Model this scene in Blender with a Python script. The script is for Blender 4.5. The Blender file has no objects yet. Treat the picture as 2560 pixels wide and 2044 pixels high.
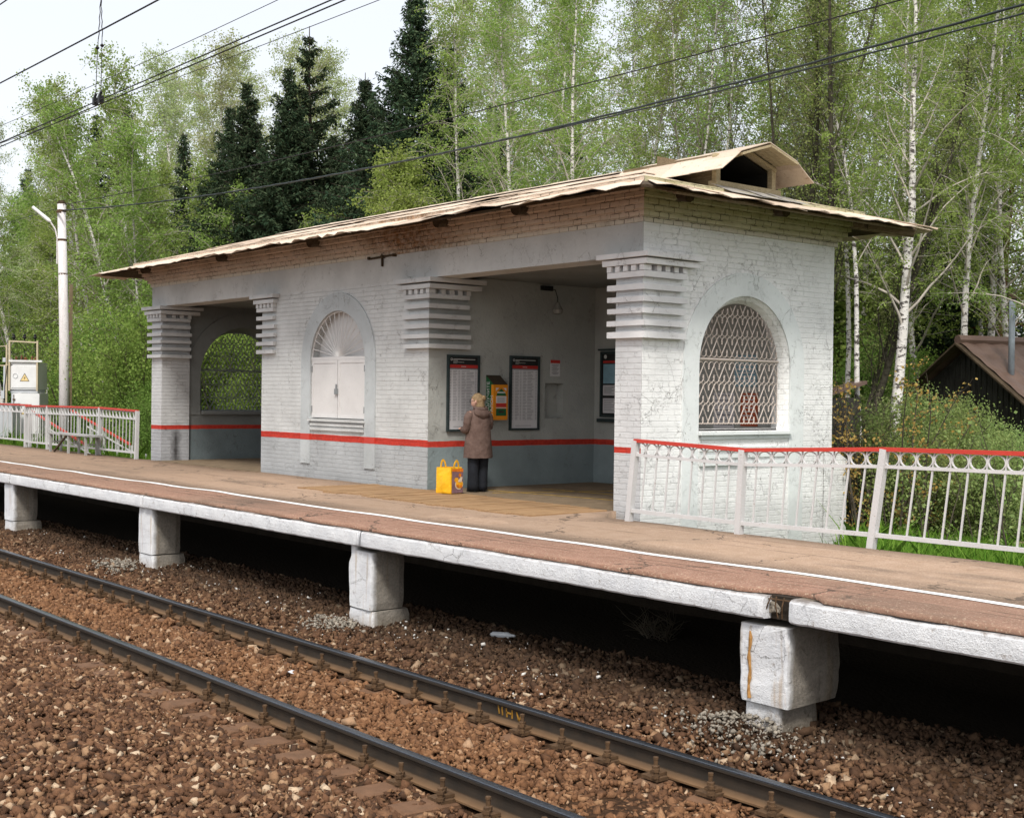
import bpy, bmesh, math, random
import numpy as np
from mathutils import Vector, Matrix, noise
random.seed(7)
PI = math.pi
scene = bpy.context.scene
COL = scene.collection
H = 1.535                                   # eye height above the platform
# ------------------------------------------------------------------ camera
YAW, PIT, ROL = .879934, -.0103040, .0121037
fw = Vector((-math.sin(YAW)*math.cos(PIT), math.cos(YAW)*math.cos(PIT), math.sin(PIT)))
r0 = Vector((math.cos(YAW), math.sin(YAW), 0)); u0 = r0.cross(fw)
cr = math.cos(ROL)*r0 + math.sin(ROL)*u0; cu = -math.sin(ROL)*r0 + math.cos(ROL)*u0
cam = bpy.data.cameras.new('camera'); co = bpy.data.objects.new('camera', cam); COL.objects.link(co)
co.matrix_world = Matrix(((cr.x, cu.x, -fw.x, 0), (cr.y, cu.y, -fw.y, 0), (cr.z, cu.z, -fw.z, H), (0, 0, 0, 1)))
cam.sensor_width = 36; cam.lens = 3223.475/2560*36; cam.clip_start = .1; cam.clip_end = 2000
scene.camera = co
def bearing(px, py=1000):
    d = fw + cr*((px-1280)/3223.475) + cu*(-(py-1022)/3223.475)
    return d
def spot(px, Y, z=0):                       # a ground point Y metres from the track side on a bearing
    d = bearing(px); t = Y/d.y
    return (d.x*t, Y, z)
def hgt(px, py, Y):
    d = bearing(px, py); return H + d.z*Y/d.y

# ------------------------------------------------------------------ node helpers
class NT:
    def __init__(s, name, rough=.8, spec=.3):
        s.m = bpy.data.materials.new(name); s.m.use_nodes = True; s.t = s.m.node_tree
        s.b = s.t.nodes['Principled BSDF']; s.b.inputs['Roughness'].default_value = rough
        s.b.inputs['Specular IOR Level'].default_value = spec
    def n(s, typ, props=None, **ins):
        x = s.t.nodes.new('ShaderNode'+typ)
        for k, v in (props or {}).items(): setattr(x, k, v)
        for k, v in ins.items():
            key = int(k[1:]) if k[0] == '_' and k[1:].isdigit() else k.replace('_', ' ')
            s.set(x.inputs[key], v)
        return x
    def set(s, sock, v):
        if hasattr(v, 'is_linked'): s.t.links.new(v, sock)
        else: sock.default_value = v
    def pos(s): return s.n('NewGeometry').outputs['Position']
    def xyz(s, v=None):
        o = s.n('SeparateXYZ', None, _0=v or s.pos()).outputs; return o[0], o[1], o[2]
    def math(s, op, a, b=0., c=None, clamp=False):
        x = s.n('Math', {'operation': op, 'use_clamp': clamp}, _0=a, _1=b)
        if c is not None: s.set(x.inputs[2], c)
        return x.outputs[0]
    def noise(s, scale, detail=4, rough=.55, vec=None, out=0, dist=0.):
        x = s.n('TexNoise', None, Vector=vec or s.pos(), Scale=scale, Detail=detail, Roughness=rough, Distortion=dist); return x.outputs[out]
    def step(s, v, a, b):                  # smooth map a..b to 0..1
        return s.n('MapRange', {'clamp': True}, _0=v, _1=a, _2=b, _3=0., _4=1.).outputs[0]
    def mix(s, f, a, b, blend='MIX'):
        x = s.n('Mix', {'data_type': 'RGBA', 'blend_type': blend, 'clamp_factor': True})
        s.set(x.inputs[0], f)
        for i, v in ((6, a), (7, b)):
            s.set(x.inputs[i], (*v, 1) if isinstance(v, tuple) and len(v) == 3 else v)
        return x.outputs[2]
    def vec(s, x, y, z): return s.n('CombineXYZ', None, _0=x, _1=y, _2=z).outputs[0]
    def ramp(s, f, stops, interp='LINEAR'):
        x = s.n('ValToRGB', None, _0=f); r = x.color_ramp; r.interpolation = interp
        while len(r.elements) < len(stops): r.elements.new(.5)
        for e, (p, c) in zip(r.elements, stops): e.position = p; e.color = (*c, 1)
        return x.outputs[0]
    def color(s, c): s.set(s.b.inputs['Base Color'], (*c, 1) if isinstance(c, tuple) else c); return s
    def bump(s, h, dist=.01, strength=1.):
        x = s.n('Bump', None, Height=h, Distance=dist, Strength=strength)
        s.t.links.new(x.outputs[0], s.b.inputs['Normal']); return s
    def rnd(s): return s.n('NewGeometry').outputs['Random Per Island']
    def orand(s): return s.n('ObjectInfo').outputs['Random']

def simple(name, c, rough=.7, var=.25, scale=6, bumpd=.0, bscale=60, spec=.3, metal=0, dirt=None, dirt_amt=.5):
    k = NT(name, rough, spec); k.b.inputs['Metallic'].default_value = metal
    f = k.noise(scale, 5)
    col = k.mix(k.step(f, .3, .7), tuple(x*(1-var) for x in c), tuple(min(1, x*(1+var*.6)) for x in c))
    if dirt:
        g = k.step(k.noise(scale*2.7, 6, .7), .62-.12*dirt_amt, .7)
        col = k.mix(k.math('MULTIPLY', g, dirt_amt), col, dirt)
    k.color(col)
    if bumpd: k.bump(k.noise(bscale, 4), bumpd)
    return k.m

def masonry(name, upper, lower=None, zs=None, red=None, brick=True, chips=.35, soot=False, rough=.75, grime=.2, relief=1., joint=.5):
    """painted wall: brick courses or rough plaster, dado colour below zs, red band between red[0] and red[1]"""
    k = NT(name, rough, .25); x, y, z = k.xyz()
    n1 = k.noise(1.3, 6, .6); n2 = k.noise(18, 5, .6); n3 = k.noise(70, 3)
    u = k.math('ADD', x, y)
    wv = k.vec(k.math('ADD', u, k.math('MULTIPLY', n2, .012)), k.math('ADD', z, k.math('MULTIPLY', n2, .018)), 0.)
    col = upper; h = k.math('ADD', k.math('MULTIPLY', n2, .6), k.math('MULTIPLY', n3, .25))
    if brick:
        bt = k.n('TexBrick', {'offset': .5}, Vector=wv, Scale=1., Mortar_Size=.007, Mortar_Smooth=.6, Bias=0., Brick_Width=.26, Row_Height=.0765,
                 Color1=(1, 1, 1, 1), Color2=(.86, .86, .86, 1), Mortar=(0, 0, 0, 1))
        mort = bt.outputs['Fac']
        h = k.math('SUBTRACT', k.math('ADD', h, k.math('MULTIPLY', k.n('RGBToBW', None, _0=bt.outputs[0]).outputs[0], .25)), k.math('MULTIPLY', mort, joint))
    var = k.step(n1, .3, .7)
    shade = lambda c: k.mix(var, tuple(v*(1-grime) for v in c), tuple(min(1, v*1.06) for v in c))
    c = shade(upper)
    if lower:
        wob = k.math('ADD', z, k.math('MULTIPLY', k.math('SUBTRACT', k.noise(5, 3), .5), .02))
        c = k.mix(k.step(wob, zs-.004, zs+.004), shade(lower), c)
    if brick:
        c = k.mix(k.math('MULTIPLY', k.math('MULTIPLY', mort, k.step(k.noise(2.1, 4), .35, .65)), .16*joint), c, (.22, .19, .16))
    # scratches and flaked spots: thin broken cracks
    vo = k.n('TexVoronoi', {'feature': 'DISTANCE_TO_EDGE'}, Vector=k.vec(k.math('MULTIPLY', u, 1.), k.math('MULTIPLY', z, .6), k.math('MULTIPLY', n2, .4)), Scale=5.2).outputs[0]
    crack = k.math('MULTIPLY', k.math('LESS_THAN', vo, .011), k.step(k.noise(2.4, 6, .65), .56-.12*chips, .66))
    flake = k.math('MULTIPLY', k.step(k.noise(34, 4, .7), .74-.05*chips, .77-.05*chips), k.step(k.noise(1.7, 4), .42, .6))
    tk = k.noise(17, 3, .55, k.vec(k.math('MULTIPLY', u, 2.3), z, 0.), dist=.6)
    tick = k.math('MULTIPLY', k.step(tk, .715-.035*chips, .735-.035*chips), k.step(k.noise(1.9, 5, .6), .40, .55))
    wear = k.math('MAXIMUM', k.math('MAXIMUM', k.math('MULTIPLY', crack, .7), k.math('MULTIPLY', tick, .75)), k.math('MULTIPLY', flake, .7))
    c = k.mix(wear, c, (.13, .105, .085))
    # weathering near the foot of the wall
    foot = k.math('MULTIPLY', k.step(k.math('ADD', z, k.math('MULTIPLY', k.noise(6, 5, .7), .35)), .33, .12), .5)
    c = k.mix(foot, c, tuple(v*.62 for v in (lower or upper)))
    if soot:
        dd = k.math('ADD', k.math('MULTIPLY', k.math('ABSOLUTE', k.math('SUBTRACT', y, 12.5)), 5.), k.math('MULTIPLY', k.noise(6, 5, .65), .8))
        sm = k.math('MULTIPLY', k.math('MULTIPLY', k.step(dd, 1.15, .4), k.step(z, .95, .5)), k.math('GREATER_THAN', x, -26.9))
        c = k.mix(k.math('MULTIPLY', sm, .88), c, (.025, .022, .02))
    if red:
        w2 = k.math('ADD', z, k.math('MULTIPLY', k.math('SUBTRACT', k.noise(3, 3), .5), .02))
        inb = k.math('MULTIPLY', k.math('GREATER_THAN', w2, red[0]), k.math('LESS_THAN', w2, red[1]))
        c = k.mix(inb, c, k.mix(k.step(n2, .35, .7), (.42, .032, .02), (.56, .05, .03)))
    k.color(c).bump(k.math('SUBTRACT', h, k.math('MULTIPLY', wear, .8)), .012*relief)
    return k.m

M = {}
M['kiosk_paint'] = masonry('painted_brick', (.60, .61, .60), (.42, .44, .45), .74, None, True, .25, joint=.26)
M['kiosk_red'] = masonry('painted_brick_red_band', (.60, .61, .60), (.42, .44, .45), .70, (.69, .80), True, .35, joint=.26)
M['frieze'] = masonry('frieze_plaster', (.57, .575, .56), brick=False, chips=.5, relief=.5)
M['trim_grey'] = masonry('arch_trim_plaster', (.48, .51, .515), brick=False, chips=.6, relief=.5)
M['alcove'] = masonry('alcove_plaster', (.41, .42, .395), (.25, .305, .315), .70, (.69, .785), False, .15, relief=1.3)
M['alcove_shaded'] = masonry('alcove_shaded_plaster', (.22, .23, .22), (.18, .22, .23), .72, (.70, .79), False, .15)  # same alcove plaster, darker: deep shade put into the paint colour
M['pillar'] = masonry('pillar_paint', (.57, .575, .575), (.42, .43, .45), .71, (.70, .79), True, .2, soot=True)
M['pillar_near'] = masonry('pillar_paint_bright', (.67, .675, .675), (.57, .575, .58), .79, (.785, .865), True, .3, joint=.22)
M['white_wall'] = masonry('whitewashed_brick', (.87, .87, .85), brick=True, chips=1.0, grime=.1, relief=1.0, joint=.10)
M['trim_white'] = masonry('whitewashed_plaster', (.77, .80, .785), brick=False, chips=.8, relief=.6, grime=.1)
M['capital'] = masonry('capital_paint', (.60, .605, .60), brick=False, chips=.25, relief=.8)
M['capital_white'] = masonry('capital_whitewash', (.76, .755, .75), brick=False, chips=.3, relief=.8)
def cornice_mat():
    k = NT('cornice_brick', .85, .15); x, y, z = k.xyz(); n = k.noise(14, 5); u = k.math('ADD', x, y)
    wv = k.vec(k.math('ADD', u, k.math('MULTIPLY', k.noise(6, 5), .10)), k.math('ADD', z, k.math('MULTIPLY', n, .034)), 0.)
    bt = k.n('TexBrick', {'offset': .5}, Vector=wv, Scale=1., Mortar_Size=.008, Mortar_Smooth=.3, Bias=0., Brick_Width=.185, Row_Height=.0755,
             Color1=(1, 1, 1, 1), Color2=(.7, .7, .7, 1), Mortar=(0, 0, 0, 1))
    n1 = k.noise(1.1, 5, .6)
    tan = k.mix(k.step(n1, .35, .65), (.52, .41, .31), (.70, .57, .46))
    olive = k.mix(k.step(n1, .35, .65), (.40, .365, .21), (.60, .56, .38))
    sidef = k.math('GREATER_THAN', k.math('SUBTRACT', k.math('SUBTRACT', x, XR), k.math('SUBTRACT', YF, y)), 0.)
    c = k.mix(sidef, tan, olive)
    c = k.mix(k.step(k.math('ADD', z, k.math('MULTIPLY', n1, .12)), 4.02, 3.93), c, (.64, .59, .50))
    d = k.math('ADD', k.math('ABSOLUTE', k.math('ADD', x, 17.2)), k.math('MULTIPLY', k.noise(3, 5), 1.4))
    st = k.math('MULTIPLY', k.math('MULTIPLY', k.step(d, 2.3, 1.1), k.math('SUBTRACT', 1., sidef)), k.step(k.noise(9, 5, .7), .3, .6))
    c = k.mix(k.math('MULTIPLY', st, .85), c, k.mix(k.step(n, .4, .6), (.12, .055, .02), (.30, .13, .035)))
    d2 = k.step(k.noise(2.2, 5, .65), .57, .72); c = k.mix(k.math('MULTIPLY', d2, .45), c, (.12, .10, .07))
    c = k.mix(k.math('MULTIPLY', k.math('MULTIPLY', bt.outputs['Fac'], .75), k.step(k.noise(5, 5, .65), .42, .58)), c, (.055, .042, .03))
    k.color(c).bump(k.math('SUBTRACT', k.math('MULTIPLY', n, .4), bt.outputs['Fac']), .012); return k.m
XL, XR, YF, YB = -27.34, -12.02, 12.15, 16.26
KL, KR = -22.30, -16.81
M['cornice'] = cornice_mat()
def roof_mat():
    k = NT('roof_sheet', .62, .3); r = k.rnd(); n = k.noise(3, 6, .65); n2 = k.noise(26, 4)
    c = k.ramp(r, [(0, (.50, .395, .30)), (.3, (.62, .50, .385)), (.7, (.69, .57, .45)), (1, (.56, .445, .34))])
    c = k.mix(k.math('MULTIPLY', k.step(n, .54, .74), .5), c, (.36, .235, .15))
    c = k.mix(k.math('MULTIPLY', k.step(n2, .6, .8), .3), c, (.64, .53, .42))
    c = k.mix(k.math('MULTIPLY', k.step(k.noise(12, 5, .7), .60, .68), .6), c, (.27, .165, .10)); c = k.mix(k.math('MULTIPLY', k.step(k.noise(70, 2), .68, .72), .8), c, (.12, .08, .055))
    k.color(c).bump(k.noise(9, 3), .012); return k.m
M['roof'] = roof_mat()
def wood_mat(name, a, b, scale=3, stretch=(1, 12, 12), rough=.85):
    k = NT(name, rough, .2)
    mp = k.n('Mapping', None, Vector=k.pos(), Scale=stretch).outputs[0]
    n = k.noise(scale, 6, .65, mp); n2 = k.noise(1.5, 4)
    c = k.mix(k.step(n, .3, .7), a, b); c = k.mix(k.math('MULTIPLY', k.step(n2, .5, .75), .5), c, tuple(v*.5 for v in a))
    k.color(c).bump(n, .006); return k.m
M['old_wood'] = wood_mat('weathered_board', (.13, .095, .055), (.27, .21, .13), 3, (2, 10, 14))
M['dark_wood'] = wood_mat('dark_eave_wood', (.045, .032, .02), (.11, .08, .05), 3, (3, 9, 12))
M['dormer_wood'] = wood_mat('dormer_board', (.34, .27, .155), (.54, .45, .29), 3, (4, 12, 16))
M['plank'] = wood_mat('deck_plank', (.27, .165, .085), (.42, .265, .14), 3, (14, 1.2, 6), .8)
M['attic_shade'] = simple('attic_shade', (.012, .012, .010), .95, .2)

def asphalt_mat():
    k = NT('platform_asphalt', .9, .2); x, y, z = k.xyz()
    sv = k.n('Mapping', None, Vector=k.pos(), Scale=(.35, 1.3, 1)).outputs[0]
    big = k.noise(.75, 5, .6, sv); mid = k.noise(5, 5, .6); fine = k.noise(75, 2); speck = k.noise(42, 3, .6)
    tan = k.mix(k.step(mid, .3, .7), (.36, .243, .163), (.455, .325, .235))
    red = k.mix(k.step(mid, .3, .7), (.25, .138, .094), (.345, .200, .142))
    yy = k.math('ADD', y, k.math('MULTIPLY', k.math('SUBTRACT', k.noise(1.6, 5, .6), .5), .16))
    c = k.mix(k.step(yy, 9.06, 9.12), red, tan)
    # darker strip just inside the line, darker worn tar towards the far end
    strip = k.math('MULTIPLY', k.step(yy, 9.1, 9.22), k.step(yy, 9.75, 9.3))
    c = k.mix(k.math('MULTIPLY', strip, k.math('MULTIPLY', k.step(big, .28, .5), .85)), c, (.125, .088, .062))
    far = k.step(x, -18, -27); c = k.mix(k.math('MULTIPLY', far, k.step(mid, .2, .8)), c, (.21, .135, .085))
    tar = k.math('MULTIPLY', k.step(big, .58, .68), .55); c = k.mix(tar, c, (.085, .066, .052))
    c = k.mix(k.math('MULTIPLY', k.step(speck, .57, .64), .55), c, (.60, .46, .33))
    c = k.mix(k.math('MULTIPLY', k.step(fine, .52, .66), .5), c, (.13, .085, .058))
    vc = k.n('TexVoronoi', {'feature': 'DISTANCE_TO_EDGE'}, Vector=k.vec(k.math('ADD', x, k.math('MULTIPLY', mid, .5)), k.math('ADD', y, k.math('MULTIPLY', k.noise(3, 4), .6)), 0.), Scale=.62).outputs[0]
    ck = k.math('MULTIPLY', k.math('LESS_THAN', vc, .007), k.step(k.noise(.7, 4), .44, .5)); c = k.mix(k.math('MULTIPLY', ck, .8), c, (.06, .045, .035))
    pt = k.n('TexVoronoi', {'feature': 'F1', 'distance': 'CHEBYCHEV'}, Vector=k.vec(k.math('MULTIPLY', x, .5), y, 0.), Scale=.8).outputs[1]
    c = k.mix(k.math('MULTIPLY', k.step(k.n('RGBToBW', None, _0=pt).outputs[0], .55, .6), .22), c, (.19, .14, .10))
    # seams along the platform
    sw = k.math('ADD', y, k.math('MULTIPLY', k.math('SUBTRACT', k.noise(.9, 4), .5), .25))
    for yc in (8.62, 8.78, 10.35, 11.0):
        s_ = k.math('MULTIPLY', k.step(k.math('ABSOLUTE', k.math('SUBTRACT', sw, yc)), .016, .004), k.step(k.noise(.8, 3, .5), .42, .52))
        c = k.mix(k.math('MULTIPLY', s_, .8), c, (.06, .04, .03))
    k.color(c).bump(k.math('ADD', k.math('MULTIPLY', fine, .5), speck), .006); return k.m
M['asphalt'] = asphalt_mat()
M['floor'] = simple('alcove_floor', (.20, .145, .09), .9, .3, 4, .004, 90, dirt=(.09, .07, .05), dirt_amt=.6)
def concrete_white():
    k = NT('whitewashed_concrete', .88, .15); x, y, z = k.xyz(); n = k.noise(3.2, 6, .65); f = k.noise(34, 5, .7); g = k.noise(95, 4, .7)
    c = k.mix(k.step(n, .3, .7), (.70, .71, .73), (.85, .855, .86))
    c = k.mix(k.math('MULTIPLY', k.step(f, .58, .66), .4), c, (.44, .42, .39))
    c = k.mix(k.math('MULTIPLY', k.step(g, .62, .70), .7), c, (.20, .175, .15))
    c = k.mix(k.math('MULTIPLY', k.step(k.noise(9, 6, .75), .60, .68), .65), c, (.27, .215, .165))
    vo = k.n('TexVoronoi', {'feature': 'DISTANCE_TO_EDGE'}, Vector=k.vec(x, k.math('ADD', y, k.math('MULTIPLY', f, .15)), z), Scale=4.).outputs[0]
    cr_k = k.math('MULTIPLY', k.math('LESS_THAN', vo, .006), k.step(k.noise(1.3, 5, .6), .57, .61))
    c = k.mix(k.math('MULTIPLY', cr_k, .85), c, (.09, .075, .06))
    sc = k.noise(1.1, 4, .6, k.n('Mapping', None, Vector=k.pos(), Scale=(7, 7, .5)).outputs[0])
    c = k.mix(k.math('MULTIPLY', k.step(sc, .56, .70), k.math('MULTIPLY', k.step(z, -.28, -.4), .75)), c, (.42, .285, .15))
    topd = k.math('MULTIPLY', k.step(k.math('ADD', z, k.math('MULTIPLY', k.noise(13, 5, .7), .05)), -.052, -.022), .85); c = k.mix(topd, c, (.13, .095, .07))
    c = k.mix(k.math('MULTIPLY', k.step(k.math('ADD', z, k.math('MULTIPLY', f, .2)), -.92, -1.08), .55), c, (.36, .28, .20))
    c = k.mix(k.math('MULTIPLY', k.step(k.math('SUBTRACT', y, k.math('MULTIPLY', n, .12)), 8.20, 8.27), .85), c, k.mix(k.step(f, .35, .65), (.13, .105, .07), (.26, .22, .165)))  # deeper faces: bare grey-brown concrete, with shade under the beam put into colour
    k.color(c).bump(k.math('SUBTRACT', k.math('ADD', k.math('MULTIPLY', n, .8), k.math('ADD', k.math('MULTIPLY', f, .6), k.math('MULTIPLY', g, .6))), cr_k), .016); return k.m
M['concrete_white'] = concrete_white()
M['line'] = simple('line_paint', (.88, .88, .86), .7, .06, 20, dirt=(.42, .34, .27), dirt_amt=.35)
M['soil'] = simple('soil', (.035, .026, .018), .95, .4, 4, .02, 20)
def ballast_mat(name, lo=1., bright=1., orange=0.):
    k = NT(name, .9, .15); r = k.rnd(); n = k.noise(45, 3)
    b = bright
    c = k.ramp(r, [(0, (.060*b, .033*b, .020*b)), (.3, (.115*b, .058*b, .031*b)), (.6, (.165*b, .084*b, .045*b)), (.82, (.22*b, .120*b, .063*b)), (.94, (.34*b, .21*b, .12*b)), (1, (.58*b, .45*b, .31*b))])
    x, y, z = k.xyz()
    dust = k.math('MULTIPLY', k.math('MULTIPLY', k.step(y, 5.3, 5.7), k.step(y, 7.3, 6.9)), k.math('ADD', .25, k.math('MULTIPLY', k.step(k.noise(1.2, 3), .35, .6), .4)))
    c = k.mix(dust, c, k.mix(r, (.165, .076, .034), (.30, .152, .072)))
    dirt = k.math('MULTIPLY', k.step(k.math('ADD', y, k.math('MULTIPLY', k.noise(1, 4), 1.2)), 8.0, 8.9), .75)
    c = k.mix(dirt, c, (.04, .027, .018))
    c = k.mix(k.math('MULTIPLY', k.step(n, .5, .7), .4), c, (.055, .03, .017))
    k.color(c).bump(k.noise(110, 3), .004); return k.m
M['ballast'] = ballast_mat('ballast_stone')
M['rubble'] = simple('concrete_rubble', (.30, .265, .215), .9, .55, 15, .006, 60)
def rail_mat():
    k = NT('rail_steel', .45, .4); x, y, z = k.xyz(); n = k.noise(8, 5); f = k.noise(60, 3)
    rust = k.mix(k.step(n, .3, .7), (.13, .072, .034), (.20, .115, .055))
    web = k.mix(k.step(n, .3, .7), (.022, .017, .012), (.040, .028, .018))
    c = k.mix(k.step(k.math('ADD', z, k.math('MULTIPLY', n, .02)), RZ-.125, RZ-.16), web, rust)
    topf = k.step(z, RZ-.018, RZ-.009)
    c = k.mix(topf, c, k.mix(k.step(f, .4, .65), (.085, .095, .11), (.13, .145, .165)))
    k.color(c); k.set(k.b.inputs['Metallic'], k.math('MULTIPLY', topf, .85))
    k.set(k.b.inputs['Roughness'], k.math('SUBTRACT', .8, k.math('MULTIPLY', topf, .52)))
    k.bump(f, .002); return k.m
RZ = -1.115
M['rail'] = rail_mat()
M['fastener'] = simple('rusty_fastener', (.10, .057, .028), .85, .4, 25, .003, 90)
M['sleeper'] = simple('dusty_sleeper', (.155, .083, .045), .92, .25, 7, .005, 60)
def painted_metal(name, c, dirt=(.20, .12, .07), amt=.5, rough=.5):
    k = NT(name, rough, .35); n = k.noise(22, 6, .7); n2 = k.noise(3, 4)
    col = k.mix(k.step(n2, .3, .7), tuple(v*.9 for v in c), c)
    col = k.mix(k.math('MULTIPLY', k.step(n, .62, .70), amt), col, dirt)
    k.color(col).bump(k.noise(50, 4), .003); return k.m
M['fence_white'] = painted_metal('fence_white_paint', (.62, .61, .605), (.25, .16, .10), .75)
M['fence_grey'] = painted_metal('fence_grey_paint', (.56, .56, .555))
M['fence_red'] = painted_metal('fence_red_paint', (.55, .052, .034), (.26, .05, .035), .7)
M['grille'] = painted_metal('grille_pinkish_paint', (.52, .445, .39), (.34, .26, .2), .4)
M['grille_grey'] = painted_metal('grille_grey_paint', (.22, .235, .24), (.2, .2, .2), .3)
M['door_paint'] = painted_metal('shutter_paint', (.66, .645, .63), (.32, .24, .18), .35)
M['board_frame'] = simple('board_frame', (.028, .042, .043), .5, .2, 10)
M['board_black'] = simple('board_header', (.018, .018, .018), .5, .1)
M['paper_white'] = simple('printed_paper', (.62, .61, .62), .6, .06, 4)
M['ink'] = simple('printed_ink', (.20, .20, .22), .7, .1)
M['ink_light'] = simple('printed_light_text', (.55, .55, .53), .7, .1)
M['red_print'] = simple('printed_red', (.47, .035, .028), .6, .1)
M['blue_print'] = simple('printed_blue', (.22, .38, .46), .6, .2)
M['green'] = simple('box_green', (.012, .105, .035), .45, .12, 5)
M['green_dark'] = simple('box_top_dark', (.05, .035, .022), .6, .3, 18)
M['orange'] = simple('box_orange', (.70, .25, .012), .45, .12, 5)
M['bag_yellow'] = simple('bag_yellow', (.86, .46, .015), .5, .16, 9, .006, 14)
M['bag_purple'] = simple('bag_print_mauve', (.22, .13, .15), .55, .3, 12)
M['bag_orange'] = simple('bag_print_orange', (.72, .20, .02), .5, .35, 16)
M['bag_fruit'] = simple('bag_print_fruit', (.84, .38, .02), .5, .35, 22)
M['bag_cream'] = simple('bag_print_cream', (.70, .58, .44), .5, .2, 20)
def coat_mat():
    k = NT('coat_cloth', .85, .15); n = k.noise(9, 5, .6); f = k.noise(160, 2)
    c = k.mix(k.step(n, .3, .7), (.105, .068, .056), (.165, .112, .094))
    k.color(c).bump(k.math('ADD', k.noise(7, 4), k.math('MULTIPLY', f, .1)), .03); return k.m
M['coat'] = coat_mat()
M['trousers'] = simple('dark_trousers', (.011, .013, .018), .8, .3, 8, .01, 9)
M['shoe'] = simple('black_shoe', (.012, .012, .013), .35, .1)
M['skin'] = simple('skin', (.60, .36, .27), .55, .08)
def hair_mat():
    k = NT('fair_hair', .5, .3); n = k.noise(30, 4, .6, k.n('Mapping', None, Vector=k.pos(), Scale=(1, 1, 4)).outputs[0])
    k.color(k.mix(k.step(n, .3, .7), (.20, .125, .06), (.46, .33, .18))).bump(n, .01); return k.m
M['hair'] = hair_mat()
M['black'] = simple('black_plastic', (.01, .01, .01), .5, .1)
M['wire'] = simple('wire_dark', (.022, .021, .022), .6, .2)
M['cable'] = simple('cable_grey_green', (.035, .045, .046), .6, .3)
M['insulator'] = simple('brown_insulator', (.20, .085, .035), .35, .3, 14)
M['cabinet'] = painted_metal('cabinet_white', (.74, .74, .73), (.4, .33, .26), .25)
M['cabinet_grey'] = painted_metal('cabinet_grey', (.48, .50, .52), (.3, .26, .2), .25)
M['yellow_sign'] = simple('warning_yellow', (.72, .55, .26), .6, .1)
M['rust_pale'] = painted_metal('frame_cream_rust', (.52, .44, .30), (.30, .14, .06), .8)
def pole_mat():
    k = NT('pole_whitewash', .85, .2); n = k.noise(5, 6, .7, k.n('Mapping', None, Vector=k.pos(), Scale=(3, 3, .7)).outputs[0]); f = k.noise(28, 5, .7)
    c = k.mix(k.step(n, .3, .7), (.56, .53, .52), (.74, .71, .70)); c = k.mix(k.math('MULTIPLY', k.step(f, .58, .66), .75), c, (.24, .19, .17))
    k.color(c).bump(f, .006); return k.m
M['pole'] = pole_mat()
M['lamp_white'] = simple('lamp_white', (.75, .75, .74), .4, .05)
M['glass_dim'] = simple('lamp_glass', (.30, .30, .28), .2, .1)
def shed_roof():
    k = NT('brown_roof_tile', .5, .3); n = k.noise(2, 5)
    k.color(k.mix(k.step(n, .3, .7), (.105, .066, .050), (.16, .105, .082))); return k.m
M['shed_roof'] = shed_roof()
M['shed_wall'] = wood_mat('dark_shed_boards', (.020, .019, .016), (.06, .056, .048), 3, (14, 14, 1.5))
M['flue'] = simple('blue_grey_flue', (.25, .285, .32), .5, .3, 6)
M['grey_wood'] = wood_mat('grey_painted_board', (.33, .33, .32), (.46, .46, .45), 3, (2, 14, 14))

def leaf_mat(name, a, b, trans=.35, tint=.12):
    k = NT(name, .75, .04); r = k.rnd(); o = k.orand()
    c = k.mix(r, a, b)
    hs = k.n('HueSaturation', None, Hue=k.math('ADD', .5-.018, k.math('MULTIPLY', o, .036)), Value=k.math('ADD', 1-tint, k.math('MULTIPLY', o, 2*tint)), Color=c).outputs[0]
    k.color(hs)
    tr = k.n('BsdfTranslucent', None, Color=hs); mx = k.n('MixShader', None, _0=trans, _1=k.b.outputs[0], _2=tr.outputs[0])
    k.t.links.new(mx.outputs[0], k.t.nodes['Material Output'].inputs[0]); return k.m
M['birch_leaf'] = leaf_mat('birch_leaf', (.22, .32, .072), (.36, .465, .135), .52)
M['birch_leaf_pale'] = leaf_mat('birch_leaf_pale', (.36, .42, .18), (.48, .535, .27), .5)
M['bush_leaf'] = leaf_mat('bush_leaf', (.14, .235, .045), (.29, .40, .10), .4)
M['thicket_leaf'] = leaf_mat('thicket_leaf', (.19, .275, .075), (.35, .44, .165), .45)
M['orange_leaf'] = leaf_mat('bronze_leaf', (.52, .36, .08), (.64, .51, .17), .45)
M['spruce_needle'] = leaf_mat('spruce_needle', (.024, .050, .027), (.070, .096, .050), .12, .25)
M['pine_needle'] = leaf_mat('pine_needle', (.035, .062, .026), (.08, .115, .05), .15, .2)
M['sparse_leaf'] = leaf_mat('sparse_leaf', (.19, .235, .08), (.32, .36, .14), .45)
M['grass'] = leaf_mat('grass_blade', (.085, .20, .02), (.24, .38, .06), .35)
def bark(name, birch=True, c=(.74, .71, .67), d=(.05, .04, .035)):
    k = NT(name, .85, .15); x, y, z = k.xyz()
    n = k.noise(5, 5, .65, k.n('Mapping', None, Vector=k.pos(), Scale=(1.6, 1.6, 3.2)).outputs[0]); v = k.noise(1.2, 3)
    if birch:
        f = k.math('MULTIPLY', k.step(n, .535, .565), .92)
        base = k.mix(k.step(v, .3, .7), tuple(q*.85 for q in c), c)
        k.color(k.mix(f, base, d))
    else: k.color(k.mix(k.step(n, .35, .65), d, c))
    k.bump(n, .02); return k.m
M['birch_bark'] = bark('birch_bark')
M['birch_twig'] = simple('birch_limb', (.50, .45, .39), .85, .3, 4)
M['dark_bark'] = bark('olive_bark', False, (.085, .078, .055), (.035, .031, .022))
M['spruce_bark'] = bark('spruce_bark', False, (.07, .05, .038), (.03, .022, .018))
M['pine_bark'] = bark('pine_bark', False, (.20, .085, .04), (.08, .042, .026))
M['twig'] = simple('thin_stem', (.085, .07, .05), .85, .4, 5)

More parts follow.
